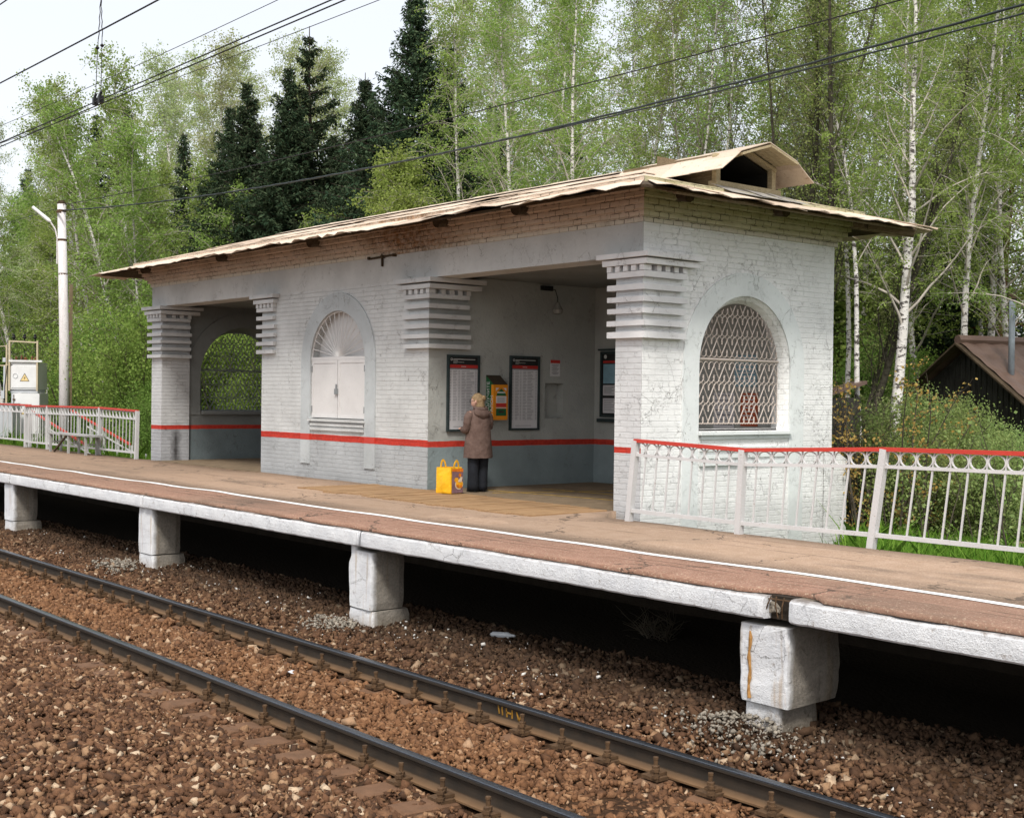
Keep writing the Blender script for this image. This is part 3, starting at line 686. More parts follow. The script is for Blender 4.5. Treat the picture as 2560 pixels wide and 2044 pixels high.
for (ya, za), (yb, zb) in zip(q_, q_[1:]): m.quad((DX-.055, ya, za), (DX-.055, yb, zb), (-13.1, yb, zb), (-13.1, ya, za))
m.add([(-13.1, y, z) for y, z in q_], [(0, 1, 2, 3, 4)]); m.build('attic_shade_lining', M['attic_shade'], dm)
m = MB() # lifted flashing sheets in front of the dormer
for y0, y1, dz in ((13.35, 14.1, .03), (14.0, 14.62, .05), (14.5, 15.05, .02)):
    zz = lambda x: ZE+(ex1-x)/hip*(ZR_-ZE)+.05
    m.add([(DX+.5, y0, zz(DX+.5)+dz*.3), (DX+.52, y1, zz(DX+.52)-.0), (DX+.12, y1, zz(DX+.12)+.03), (DX+.12, y0, zz(DX+.12)+.05)], [(0, 1, 2, 3)])
m.build('flashing', simple('grey_tin_flashing', (.38, .36, .33), .5, .3, 6), dm)
# lamp on the alcove wall
m = MB(); m.box(KR, KR+.05, 14.5, 14.75, 3.35, 3.43); m.tube([(KR+.03, 14.6, 3.40), (KR+.14, 14.72, 3.36), (KR+.17, 14.75, 3.22), (KR+.17, 14.75, 3.15)], .008, 5)
lamp = m.build('wall_lamp', M['black'], ST)
m = MB(); m.lathe((KR+.17, 14.75, 3.0), [(.02, -.06), (.085, -.04), (.10, .02), (.055, .09), (.03, .15)], 12); m.build('lamp_shade', M['glass_dim'], lamp)

# ================================================================== boards, notices, box
def board(name, label, x, y0, y1, z0, z1, nx_axis='x', rows=33):
    t = thing(name, label, 'notice board', (x, (y0+y1)/2, z0))
    P = (lambda d, u, v: (x+d, u, v))
    def bx(mb, d0, d1, u0, u1, v0, v1):
        mb.box(x+d0, x+d1, u0, u1, v0, v1)
    m = MB(); w = .035
    for a in ((y0, y1, z0, z0+w), (y0, y1, z1-w, z1), (y0, y0+w, z0+w, z1-w), (y1-w, y1, z0+w, z1-w)): bx(m, .001, .045, *a)
    m.build('frame', M['board_frame'], t)
    hz = z1-.16; m = MB(); bx(m, .004, .022, y0+w, y1-w, hz, z1-w); hd = m.build('header', M['board_black'], t)
    m = MB()
    m.ring((x+.024, y0+.085, z1-.075), .017, .005, (0, 1, 0), (0, 0, 1), 12)
    bx(m, .022, .0235, y0+.12, y1-.09, z1-.077, z1-.066); bx(m, .022, .0235, y0+.12, y0+.21, z1-.098, z1-.088); bx(m, .022, .0235, y0+.12, y0+.34, z1-.122, z1-.116); bx(m, .022, .0235, y0+.12, y0+.2, z1-.14, z1-.135)
    m.build('header_text', M['ink_light'], hd)
    m = MB(); bx(m, .004, .024, y0+w, y1-w, hz-.055, hz-.001); rb = m.build('red_heading', M['red_print'], t)
    m = MB(); bx(m, .0245, .026, (y0+y1)/2-.05, (y0+y1)/2+.05, hz-.034, hz-.024); m.build('heading_text', M['ink_light'], rb)
    m = MB(); bx(m, .004, .018, y0+w, y1-w, z0+w, hz-.057); pp = m.build('timetable_sheet', M['paper_white'], t)
    m = MB(); r = random.Random(int(y0*100)); ya, yb = y0+w+.02, y1-w-.02; W = yb-ya
    bx(m, .018, .0195, ya-.02, yb+.02, hz-.075, hz-.058)
    for k in range(rows):
        z = hz-.105-(hz-.2-z0-.06)*k/rows
        for c0, c1 in ((0, .06), (.12, .12+r.uniform(.1, .17)), (.32, .37), (.44, .44+r.uniform(.1, .17)), (.62, .62+r.uniform(.12, .3)), (.95, 1.)):
            bx(m, .018, .0192, ya+W*c0, ya+W*c1, z, z+.0075)
    bx(m, .018, .0195, ya+W*.15, ya+W*.8, z0+.075, z0+.081)
    m.build('timetable_text', M['ink'], pp)
    return t
board('timetable_board', 'tall framed timetable board on the alcove wall that the woman is reading', KR, 12.51, 13.17, .94, 2.19)
board('timetable_board', 'tall framed timetable board on the alcove wall between the orange box and the wall niche', KR, 13.825, 14.48, .95, 2.21)
# third board on the rear wall of the alcove, half behind the pillar
t = thing('information_board', 'framed information board with bluish poster on the rear alcove wall beside the pillar', 'notice board', (-16.2, 15.8, 1.1))
Bx0, Bx1, Bz0, Bz1, By = -16.62, -15.72, 1.18, 2.33, 15.8
m = MB(); w = .04
for a in ((Bx0, Bx1, Bz0, Bz0+w), (Bx0, Bx1, Bz1-w, Bz1), (Bx0, Bx0+w, Bz0, Bz1), (Bx1-w, Bx1, Bz0, Bz1)): m.box(a[0], a[1], By-.05, By-.001, a[2], a[3])
m.box(Bx0-.05, Bx1+.05, By-.07, By-.001, Bz0-.09, Bz0-.03); m.box(Bx0-.05, Bx1+.05, By-.06, By-.001, Bz1+.02, Bz1+.05)
m.build('frame', M['board_frame'], t)
m = MB(); m.box(Bx0+w, Bx1-w, By-.025, By-.002, Bz0+w, Bz1-w); m.build('backing', M['board_black'], t)
for nm, mt, a in (('red_heading', 'red_print', (Bx0+.06, Bx1-.06, Bz1-.20, Bz1-.16)), ('poster', 'blue_print', (Bx0+.07, Bx0+.42, Bz1-.56, Bz1-.22)), ('notice_sheet', 'paper_white', (Bx0+.07, Bx0+.42, Bz0+.38, Bz0+.56)),
                  ('notice_sheet', 'paper_white', (Bx0+.07, Bx0+.42, Bz0+.07, Bz0+.33)), ('notice_sheet', 'paper_white', (Bx0+.46, Bx1-.06, Bz0+.3, Bz0+.9))):
    m = MB(); m.box(a[0], a[1], By-.032, By-.026, a[2], a[3]); q = m.build(nm, M[mt], t)
    if nm == 'notice_sheet':
        m = MB()
        for k in range(7): z = a[3]-.03-(a[3]-a[2]-.04)*k/7; m.box(a[0]+.03, a[1]-.03-.05*(k % 3), By-.0345, By-.033, z, z+.009)
        m.build('notice_text', M['ink'], q)
m = MB(); m.lathe((Bx0+.12, By-.03, Bz1-.09), [(.035, 0), (.035, .006)], 14, (0, -1, 0)); m.build('emblem', M['ink_light'], t)
# posters seen through the window grille
for nm, lb, mt, a in (('wall_poster', 'pale blue striped poster on the rear alcove wall seen through the window grille', 'blue_print', (-13.55, -13.1, 1.72, 2.22)),
                      ('wall_poster', 'orange red poster on the rear alcove wall seen through the window grille', None, (-13.42, -13.08, 1.10, 1.62)),
                      ('wall_poster', 'white sheet with dark print beside the orange poster behind the window grille', 'paper_white', (-13.98, -13.55, 1.0, 1.62))):
    t = thing(nm, lb, 'poster', ((a[0]+a[1])/2, 15.8, a[2]))
    m = MB(); m.box(a[0], a[1], 15.785, 15.799, a[2], a[3]); m.build('sheet', M[mt] if mt else simple('orange_red_poster', (.45, .09, .03), .6, .1), t)
    m = MB()
    for k in range(7): z = a[3]-.05-(a[3]-a[2]-.08)*k/7; m.box(a[0]+.04, a[1]-.04-.04*(k % 2), 15.782, 15.7845, z, z+.018)
    m.build('print', M['paper_white'] if mt != 'paper_white' else M['ink'], t)
# small notice
t = thing('paper_notice', 'small white notice with a red heading above the wall niche', 'notice', (KR, 14.85, 1.9))
m = MB(); m.box(KR+.001, KR+.008, 14.745, 14.965, 1.88, 2.163); m.build('sheet', M['paper_white'], t)
m = MB(); m.box(KR+.008, KR+.010, 14.745, 14.965, 2.105, 2.163); m.build('red_heading', M['red_print'], t)
m = MB()
for k in range(8): m.box(KR+.008, KR+.0095, 14.775+.02*(k % 2), 14.935-.02*(k % 3), 2.07-.022*k, 2.079-.022*k)
m.build('notice_text', M['ink'], t)
# ticket coupon box
t = thing('ticket_dispenser', 'green and orange ticket coupon box hanging on the alcove wall between the timetables', 'dispenser', (KR, 13.4, 1.15))
bx0, bx1, by0, by1 = KR+.002, -16.60, 13.33, 13.625
m = MB(); prof = [(bx0, 1.13), (bx1, 1.13), (bx1, 1.715), (bx0, 1.87)]
m.add([(x, by0, z) for x, z in prof]+[(x, by1, z) for x, z in prof], [(0, 1, 2, 3), (7, 6, 5, 4)]); m.quad((bx0, by0, 1.13), (bx0, by1, 1.13), (bx1, by1, 1.13), (bx1, by0, 1.13))
bd = m.build('body', M['green'], t)
m = MB(); m.quad((bx1, by0-.003, 1.718), (bx1, by1+.003, 1.718), (bx0, by1+.003, 1.873), (bx0, by0-.003, 1.873)); m.quad((bx1, by0-.003, 1.712), (bx1, by1+.003, 1.712), (bx0, by1+.003, 1.867), (bx0, by0-.003, 1.867)); m.build('sloping_top', M['green_dark'], t)
m = MB(); m.box(bx1-.06, bx1+.003, by0-.004, by1+.003, 1.13, 1.714); fp = m.build('front_panel', M['orange'], t)
def patch(name, mat, y0, y1, z0, z1, d, par):
    m = MB(); m.box(bx1+.003, bx1+.003+d, y0, y1, z0, z1); return m.build(name, M[mat], par)
m = MB(); m.add([(bx1+.006, by0+.05, 1.53), (bx1+.006, by1-.03, 1.53), (bx1+.006, by1-.055, 1.58), (bx1+.006, (by0+by1)/2+.01, 1.65), (bx1+.006, by0+.07, 1.58)], [(0, 1, 2, 3, 4)]); m.build('green_emblem', M['green'], fp)
m = MB(); m.bar((bx1+.008, by0+.07, 1.585), (bx1+.008, by1-.06, 1.585), .02, .003, (1, 0, 0))
m.quad((bx1+.006, by0+.04, 1.66), (bx1+.006, by0+.11, 1.66), (bx1+.006, by0+.04, 1.61)); m.quad((bx1+.006, by1-.03, 1.66), (bx1+.006, by1-.10, 1.66), (bx1+.006, by1-.03, 1.61)); m.build('label_corner', M['paper_white'], fp)
sh = patch('instruction_label', 'paper_white', by0+.05, by1-.03, 1.41, 1.525, .004, fp)
m = MB()
for k in range(6): m.box(bx1+.007, bx1+.009, by0+.07, by1-.05-.02*(k % 2), 1.50-.016*k, 1.506-.016*k)
m.build('instruction_text', M['ink'], sh)
patch('red_label', 'red_print', by0+.05, by1-.03, 1.345, 1.405, .004, fp); patch('white_strip', 'paper_white', by0+.05, by1-.03, 1.325, 1.338, .004, fp)
patch('green_label', 'green', by0+.05, by1-.03, 1.20, 1.318, .004, fp); patch('slot', 'green_dark', by0+.10, by1-.085, 1.245, 1.285, .008, fp)
def writing(name, s, mat, size, origin, right, up, parent, depth=.002):
    cu_ = bpy.data.curves.new('lettering', 'FONT'); cu_.body = s; cu_.size = size; cu_.extrude = depth; cu_.offset = size*.012
    tmp = bpy.data.objects.new('lettering', cu_); COL.objects.link(tmp); bpy.context.view_layer.update()
    me = bpy.data.meshes.new_from_object(tmp.evaluated_get(bpy.context.evaluated_depsgraph_get())); bpy.data.objects.remove(tmp)
    R_, U_ = Vector(right).normalized(), Vector(up).normalized(); N_ = R_.cross(U_)
    me.transform(Matrix(((R_.x, U_.x, N_.x, origin[0]), (R_.y, U_.y, N_.y, origin[1]), (R_.z, U_.z, N_.z, origin[2]), (0, 0, 0, 1))))
    me.materials.clear(); me.materials.append(mat)
    o = bpy.data.objects.new(name, me); COL.objects.link(o)
    if parent is not None: o.parent = parent; o.matrix_parent_inverse = base_matrix(parent).inverted()
    return o
writing('lettering', 'ПОЛУЧИТЕ', M['ink_light'], .095, (bx0+.095, by0-.004, 1.24), (0, 0, 1), (-1, 0, 0), bd)
writing('lettering', 'ТАЛОН', M['ink_light'], .095, (bx0+.19, by0-.004, 1.20), (0, 0, 1), (-1, 0, 0), bd)
# ================================================================== ground, track, platform
def gz(y):
    pts = [(-80, -1.5), (2.2, -1.25), (3.2, -1.13), (4.3, -1.20), (5.0, -1.335), (7.3, -1.345), (8.0, -1.19), (8.8, -1.16), (10.6, -1.1), (11.30, -1.0), (11.36, -.30), (13, -.34), (16, -.52), (20, -.78), (40, -.7), (400, -.3)]
    for (a, za), (b, zb) in zip(pts, pts[1:]):
        if y <= b: return za+(zb-za)*max(0, (y-a)/(b-a))
    return pts[-1][1]
def g2(x, y):                     # the ground drops again along the foot of the whitewashed wall
    z = gz(y)
    if y > 11.34 and x > -27.4: z = -.97+(z+.97)*max(0, min(1, (x+.742*y)/.5))
    return z
ys = [-80, -30, -10, -2, 1, 2.2, 2.8, 3.2, 3.8, 4.3, 5, 5.6, 6.3, 7, 7.4, 7.7, 8, 8.8, 9.6, 10.6, 11.3, 11.36, 11.7, 12, 12.5, 13, 13.5, 14, 14.5, 15, 15.5, 16, 16.5, 17, 18, 22, 30, 40, 70, 130, 400]
xs = [-600, -300, -150, -90, -60]+[-50+1.5*i for i in range(24)]+[-14+.35*i for i in range(34)]+[-1, 1, 3, 8, 20, 60, 200, 600]
m = MB()
for y in ys:
    for x in xs: m.v.append((x, y, g2(x, y)+(.03*noise.noise((x*.7, y*.7, 0)) if abs(x) < 60 and y < 40 else 0)))
n = len(xs)
for j in range(len(ys)-1):
    for i in range(n-1): m.f.append((j*n+i, j*n+i+1, (j+1)*n+i+1, (j+1)*n+i)); m.mi.append(0)
def ground_mat():
    k = NT('ground', .95, .1); x, y, z = k.xyz(); n = k.noise(3, 6, .65); f = k.noise(25, 4)
    gr = k.mix(k.step(f, .3, .7), (.035, .055, .015), (.075, .105, .03)); gr = k.mix(k.step(n, .5, .7), gr, (.07, .05, .03))
    st = k.mix(k.step(f, .3, .7), (.022, .013, .008), (.08, .042, .021))
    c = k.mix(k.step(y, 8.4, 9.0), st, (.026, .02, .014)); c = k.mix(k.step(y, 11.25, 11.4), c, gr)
    k.color(c).bump(f, .03); return k.m
kind(m.build('ground', ground_mat(), None, True), 'structure')
# ---- platform slab
PE = 8.164
xe = [-60+.12*i for i in range(int(66/.12)+1)]
def edge(x):
    e = PE+.03+.03*noise.noise((x*2.1, 3.3, 0))+.015*noise.noise((x*9, 1, 0))
    if -6.85 < x < -6.15: e += .17*math.sin(PI*(x+6.85)/.7)**.6
    return e
def back(x): return 12.1 if x < -27.5 else 12.3 if x < -12.47 else 12.1+(11.38-12.1)*min(1, (x+12.47)/.55) if x < -11.92 else 11.38+.02*noise.noise((x, 0, 0))
def topz(x, y):
    d = .012*noise.noise((x*.8, y*.8, 5))
    if y < 8.6: d += -.03*((8.6-y)/.45)**2*(.5+.5*noise.noise((x*1.2, 9, 0)))
    return d
m = MB(); nt = 9
xp = sorted(xe+[-12.471, -12.469, -27.501, -27.499])
for x in xp:
    e, b = edge(x), back(x)
    for j in range(nt):
        y = e+(b-e)*(j/(nt-1))**1.6; m.v.append((x, y, topz(x, y)))
    m.v.append((x, e+.004, -.045)); m.v.append((x, b, -.25))
w = nt+2
for i in range(len(xp)-1):
    for j in range(nt-1): m.f.append((i*w+j, (i+1)*w+j, (i+1)*w+j+1, i*w+j+1)); m.mi.append(0)
    m.f.append((i*w+nt, (i+1)*w+nt, (i+1)*w, i*w)); m.mi.append(0)
    m.f.append((i*w+nt-1, (i+1)*w+nt-1, (i+1)*w+nt+1, i*w+nt+1)); m.mi.append(0)
plat = kind(m.build('platform', M['asphalt'], None, True), 'structure')
m = MB()
m.box(-60, 6, PE+.12, 11.36, -.24, -.05); m.box(-60, -12.5, 11.2, 12.05, -.24, -.06); m.box(-60, 6, 11.25, 11.34, -1.4, -.05)
kind(m.build('platform_slab', M['soil']), 'structure')
m = MB()           # painted line, wavering a little
pts = []
def ly(x): return 9.10+.045*noise.noise((x*.25, 0, 2))+.02*noise.noise((x*.9, 4, 2))+.006*(x+16)*-.6*.3+(.09*math.exp(-((x+6.9)/.9)**2))
for i, x in enumerate(xe):
    hw = .053+.008*noise.noise((x*3, 0, 7)); y = ly(x)
    for yy in (y-hw, y+hw): m.v.append((x, yy, topz(x, yy)+.0055))
    if i: m.f.append((2*i-2, 2*i, 2*i+1, 2*i-1)); m.mi.append(0)
lo = m.build('platform_line', M['line'], plat)
# ---- edge beams and piers
def rough_beam(x0, x1, prof, amp, step=.05, seed=0, sc=9):
    mb = MB(); n = max(2, int((x1-x0)/step)); k = len(prof)
    for i in range(n+1):
        x = x0+(x1-x0)*i/n
        for (y, z) in prof:
            p = Vector((x, y, z)); d = noise.noise_vector(p*sc+Vector((seed, 0, 0)))*amp+noise.noise_vector(p*2.5)*amp*.8
            if z > -.06: d *= 1.7
            endf = min(i, n-i)
            mb.v.append(tuple(p+d+Vector((0, .012 if endf == 0 else 0, 0))))
    for i in range(n):
        for j in range(k): j2 = (j+1) % k; mb.f.append((i*k+j, i*k+j2, (i+1)*k+j2, (i+1)*k+j)); mb.mi.append(0)
    mb.f += [tuple(range(k)), tuple(reversed(range(n*k, n*k+k)))]; mb.mi += [0, 0]
    return mb
bp = [(PE+.34, -.05), (PE+.06, -.052), (PE+.03, -.058), (PE+.004, -.075), (PE, -.13), (PE, -.18), (PE+.004, -.222), (PE+.02, -.238), (PE+.3, -.24)]
beams = [(-48.8, -42.8, 'farthest visible length of the white platform edge running out of view'), (-42.77, -36.74, 'whitewashed platform edge beam in front of the transformer cabinet'), (-36.71, -30.72, 'whitewashed platform edge beam in front of the stair landing railing'),
         (-30.69, -24.72, 'whitewashed platform edge beam before the far corner of the shelter'), (-24.68, -18.71, 'whitewashed platform edge beam in front of the dark far alcove'), (-18.67, -12.71, 'whitewashed platform edge beam in front of the blind arch and the woman'),
         (-12.62, -6.69, 'whitewashed platform edge beam below the whitewashed end wall, chipped at its broken end'), (-6.43, -.6, 'whitewashed platform edge beam beyond the crumbled joint with bare rods')]
beams[0] = (-48.8, -42.8, 'whitewashed platform edge beam at the distant end of the platform')
for i, (a, b, lb) in enumerate(beams):
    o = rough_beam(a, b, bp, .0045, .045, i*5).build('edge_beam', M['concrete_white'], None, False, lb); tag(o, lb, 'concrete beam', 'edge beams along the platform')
# small whitewashed filler block at the third joint, broken concrete at the fourth
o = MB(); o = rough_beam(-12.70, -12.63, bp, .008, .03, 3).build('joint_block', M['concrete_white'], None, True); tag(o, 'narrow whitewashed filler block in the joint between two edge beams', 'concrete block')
t = thing('broken_joint', 'crumbled grey concrete with bare bent rods in the joint of the platform edge', 'broken concrete', (-6.7, PE+.1, -.1))
mb = rough_beam(-6.70, -6.42, [(PE+.34, -.07), (PE+.16, -.075), (PE+.11, -.12), (PE+.13, -.2), (PE+.3, -.24)], .05, .025, 2, 14); mb.build('crumbled_core', simple('broken_concrete', (.26, .225, .18), .95, .5, 22, .02, 40, dirt=(.03, .025, .02), dirt_amt=.9), t, False)
m = MB()
for x, dx in ((-6.60, .02), (-6.52, -.02), (-6.65, -.07)): m.tube([(x, PE+.07, -.05), (x+dx*.3, PE+.05, -.12), (x+dx, PE+.07, -.22)], .006, 5)
m.tube([(-6.68, PE+.07, -.075), (-6.42, PE+.06, -.068)], .006, 5); m.build('bare_rod', M['fastener'], t)
def rough_box(x0, x1, y0, y1, z0, z1, amp, seed, n=9, rnd=.05, taper=0., cut=None, bev=.03):
    """block with worn edges; back corners rounded"""
    mb = MB(); out = []
    c = [(x0, y0+bev), (x0+bev*.4, y0+bev*.3), (x0+bev, y0), ((x0+x1)/2, y0), (x1-bev, y0), (x1-bev*.3, y0+bev*.3), (x1, y0+bev)]
    yy = [y0+(y1-y0)*t for t in (.3, .55, .8)]
    ring0 = c+[(x1, v) for v in yy]+[(x1-rnd*.4, y1-rnd*.3), (x1-rnd*1.5, y1), (x0+rnd*1.5, y1), (x0+rnd*.4, y1-rnd*.3)]+[(x0, v) for v in reversed(yy)]
    rings = []
    for i in range(n+1):
        t = i/n; z = z0+(z1-z0)*t; s = 1-taper*abs(t-.5)*2
        if i in (0, n): s *= .965
        rr = []
        for (x, y) in ring0:
            xx = (x0+x1)/2+(x-(x0+x1)/2)*s; p = Vector((xx, y0+(y-y0)*s+(1-s)*.05, z))
            if cut and z > cut[1]: p.x = max(p.x, cut[0]*(z-cut[1])+x0) if cut[0] > 0 else p.x
            rr.append(p+noise.noise_vector(p*5+Vector((seed*3., 0, 0)))*amp+noise.noise_vector(p*16)*amp*.4)
        rings.append(rr)
    return mb.loft(rings)
piers = [(-31.25, 'whitewashed pier at the distant end of the black gap under the platform'), (-25.2, 'whitewashed pier under the platform in front of the far shelter corner'), (-19.0, 'rough whitewashed pier under the platform with a brown stained side'),
         (-12.99, 'cracked whitewashed pier split near its foot with a notch at the top'), (-7.0, 'crumbling whitewashed pier with a rust streak and rubble at its foot')]
for i, (x, lb) in enumerate(piers):
    t = thing('platform_pier', lb, 'concrete pier', (x+.26, 8.4, -1.2), group='piers under the platform edge')
    big = i == 4
    mb = rough_box(x+.02, x+.52, 8.235, 8.72 if not big else 8.95, -.94 if i != 3 else -.97, -.236 if i not in (3, 4) else -.30, .009 if not big else .016, i+1, 9, .05, .012 if i != 2 else .0, (.85, -.46) if i == 3 else None)
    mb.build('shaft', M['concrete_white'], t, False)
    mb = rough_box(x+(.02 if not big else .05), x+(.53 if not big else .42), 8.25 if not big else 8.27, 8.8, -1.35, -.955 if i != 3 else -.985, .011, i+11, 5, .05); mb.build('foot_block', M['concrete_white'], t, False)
    if big:
        m = MB(); m.tube([(x+.145+.008*math.sin(j*1.3), 8.222, -.36-.055*j) for j in range(11)], [.006+.012*abs(math.sin(j*2.)) for j in range(11)], 5); m.build('rust_streak', simple('rust_streak', (.42, .22, .07), .9, .4, 30), t)
    if i == 3:
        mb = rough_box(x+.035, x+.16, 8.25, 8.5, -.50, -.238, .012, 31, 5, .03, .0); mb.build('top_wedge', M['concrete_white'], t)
# ---- rails
def rail_mesh(y):
    prof = [(-.0375, 0), (-.03, .005), (0, .007), (.03, .005), (.0375, 0), (.036, -.03), (.012, -.045), (.009, -.10), (.012, -.142), (.075, -.166), (.075, -.18), (-.075, -.18), (-.075, -.166), (-.012, -.142), (-.009, -.10), (-.012, -.045), (-.036, -.03)]
    m = MB(); xx = [-70, -40]+[-30+2*i for i in range(19)]
    m.loft([[(x, y+a, RZ+b-.005) for a, b in prof] for x in xx]); return m
RF, RN = 7.10, 5.515
o = rail_mesh(RF).build('rail', M['rail']); tag(o, 'worn steel rail closest to the platform, with faded yellow paint marks on its web', 'rail', 'rails of the track')
m = MB(); yk = RF-.013
def stroke(a, b): m.bar((a[0], yk, a[1]), (b[0], yk, b[1]), .016, .004, (0, 1, 0))
for a, b in (((-8.71, -1.165), (-8.695, -1.235)), ((-8.66, -1.168), (-8.65, -1.24)), ((-8.60, -1.17), (-8.59, -1.245)), ((-8.52, -1.17), (-8.52, -1.245)), ((-8.60, -1.205), (-8.52, -1.207)), ((-8.46, -1.175), (-8.43, -1.245)), ((-8.38, -1.175), (-8.43, -1.245))): stroke(a, b)
mk = m.build('painted_mark', simple('faded_yellow_paint', (.30, .155, .02), .85, .4, 30), o)
o = rail_mesh(RN).build('rail', M['rail']); tag(o, 'worn steel rail on the side of the open ballast heap, away from the platform', 'rail', 'rails of the track')
# ---- sleepers with fastenings
def make_sleeper():
    t = thing('sleeper', 'dusty concrete sleeper half buried in brown ballast under both rails', 'sleeper', (0, 6.31, RZ-.185), 0, 'sleepers under the rails')
    m = MB(); prof = [(-.15, -.2), (.15, -.2), (.125, -.008), (.105, 0), (-.105, 0), (-.125, -.008)]
    ysl = [(-1.35, -.03), (-1.3, .012), (-.95, .0), (-.6, -.02), (-.3, -.075), (.3, -.075), (.6, -.02), (.95, 0), (1.3, .012), (1.35, -.03)]
    m.loft([[(a, y, b+dz) for a, b in prof] for y, dz in ysl]); m.jitter(.006, 5); local(t, m, 'concrete_body', M['sleeper'])
    for yr_ in (RF-6.31, RN-6.31):
        for s in (-1, 1):
            m = MB(); y = yr_+s*.12
            m.box(-.085, .085, min(yr_+s*.074, yr_+s*.19), max(yr_+s*.074, yr_+s*.19), -.004, .022)
            m.box(-.05, .05, min(yr_+s*.05, y+s*.01), max(yr_+s*.05, y+s*.01), .024, .046)
            for bx, by, hh in ((0., y, .135), (.058 if s < 0 else -.058, y+s*.06, .09)):
                m.lathe((bx, by, .02), [(.032, 0), (.032, .024), (.024, .026), (.024, .045), (.030, .047), (.030, .07), (.017, .073), (.017, hh-.02), (.021, hh-.018), (.021, hh)], 6)
            local(t, m, 'rail_fastening', M['fastener'])
    return t
s0 = make_sleeper(); first = True
for k in range(-4, 44):
    x = -6.69-.5305*k
    if first: s0.location.x = x; first = False
    else: dup(s0, (x, 6.31+random.uniform(-.05, .05), RZ-.185+random.uniform(-.012, .004)), random.uniform(-.012, .012))
# ---- ballast stones (nobody could count them)
def stones(name, N, region, size, mat, zf, seed, keep=None, flat=.62, lift=.0):
    rng = np.random.default_rng(seed)
    ico = np.array([(-1, -1, -1), (1, -1, -1), (1, 1, -1), (-1, 1, -1), (-1, -1, 1), (1, -1, 1), (1, 1, 1), (-1, 1, 1)])*.8
    fc = np.array([(0, 3, 2), (0, 2, 1), (4, 5, 6), (4, 6, 7), (0, 1, 5), (0, 5, 4), (1, 2, 6), (1, 6, 5), (2, 3, 7), (2, 7, 6), (3, 0, 4), (3, 4, 7)])
    p = region(rng, N); 
    if keep is not None: p = p[keep(p)]
    N = len(p)
    s = size[0]*np.exp(rng.normal(0, size[1], N)); s = np.clip(s, size[0]*.4, size[0]*2.6)
    v = np.repeat(ico[None], N, 0)*(1+rng.uniform(-.62, .28, (N, 8, 3)))
    v *= (s[:, None]*np.stack([rng.uniform(.8, 1.5, N), rng.uniform(.6, 1., N), rng.uniform(.4, flat+.25, N)], 1))[:, None, :]*.5
    q = rng.normal(size=(N, 4)); q[:, 1:3] *= .45; q /= np.linalg.norm(q, axis=1)[:, None]; w, x, y, z = q.T
    R = np.stack([1-2*(y*y+z*z), 2*(x*y-z*w), 2*(x*z+y*w), 2*(x*y+z*w), 1-2*(x*x+z*z), 2*(y*z-x*w), 2*(x*z-y*w), 2*(y*z+x*w), 1-2*(x*x+y*y)], 1).reshape(N, 3, 3)
    v = np.einsum('nij,nkj->nki', R, v)
    zz = np.array([zf(a, b) for a, b in p])+rng.uniform(-.012, .028, N)+lift
    v += np.stack([p[:, 0], p[:, 1], zz], 1)[:, None, :]
    f = (fc[None]+(np.arange(N)*8)[:, None, None]).reshape(-1, 3)
    me = np_mesh(name, v.reshape(-1, 3), f, mat); o = bpy.data.objects.new(name, me); COL.objects.link(o); return o
def np_mesh(name, v, f, mat, smooth=False):
    me = bpy.data.meshes.new(name); k = f.shape[1]
    me.vertices.add(len(v)); me.vertices.foreach_set('co', np.ascontiguousarray(v, dtype=np.float32).ravel())
    me.loops.add(f.size); me.loops.foreach_set('vertex_index', np.ascontiguousarray(f, dtype=np.int32).ravel())
    me.polygons.add(len(f)); me.polygons.foreach_set('loop_start', np.arange(0, f.size, k, dtype=np.int32)); me.polygons.foreach_set('loop_total', np.full(len(f), k, dtype=np.int32))
    if smooth: me.polygons.foreach_set('use_smooth', np.ones(len(f), dtype=bool))
    me.update(calc_edges=True); me.validate(); me.materials.append(mat); return me
def in_view(p, margin=.65):
    d = np.stack([p[:, 0], p[:, 1], np.full(len(p), -1.2-H)], 1); zz = d@np.array(fw); xx = d@np.array(cr)/zz
    return (zz > .5) & (np.abs(xx) < .397*(1+margin)) & (d@np.array(cu)/zz > -.317*1.4)
def track_region(x0, x1, y0, y1):
    return lambda rng, N: np.stack([rng.uniform(x0, x1, N), rng.uniform(y0, y1, N)], 1)
def sleeper_clear(p):      # leave the sleeper tops partly bare beside the rails
    ph = np.abs(((p[:, 0]+6.69)/.5305+.5) % 1-.5)*.5305
    a = (ph < .10) & (p[:, 1] > 5.27) & (p[:, 1] < 5.42); rr = (np.abs(p[:, 1]-RF) < .13) | (np.abs(p[:, 1]-RN) < .13)
    sel = np.array([noise.noise((x*.6, y*.9, 3.)) for x, y in p]) > -.25
    mound = (ph < .12) & (p[:, 1] > 4.93) & (p[:, 1] <= 5.3) & (np.array([noise.noise((round((x+6.69)/.5305)*1.7, 0, 9.))+.35*noise.noise((x*3, y*5, 1)) for x, y in p]) > .12)
    c = (ph < .13) & (p[:, 1] > 6.80) & (p[:, 1] < 7.02)
    return ~a & ~(mound & sel) & ~rr & ~c
def ball_z(x, y):
    z = gz(y)
    if 4.95 < y < 7.6: z += -.004+.03*noise.noise((x*1.5, y*1.5, 0))
    return z+(.02 if 4.95 < y < 7.5 else .05)*noise.noise((x*.9, y*.9, 0))+.015
kp = lambda p: in_view(p) & sleeper_clear(p)
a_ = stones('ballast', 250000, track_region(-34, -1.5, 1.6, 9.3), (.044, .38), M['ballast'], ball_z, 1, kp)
kind(a_, 'stuff')
def heap(cx, cy, r):
    return lambda rng, N: np.stack([cx+rng.normal(0, r, N), cy+rng.normal(0, r*.55, N)], 1)
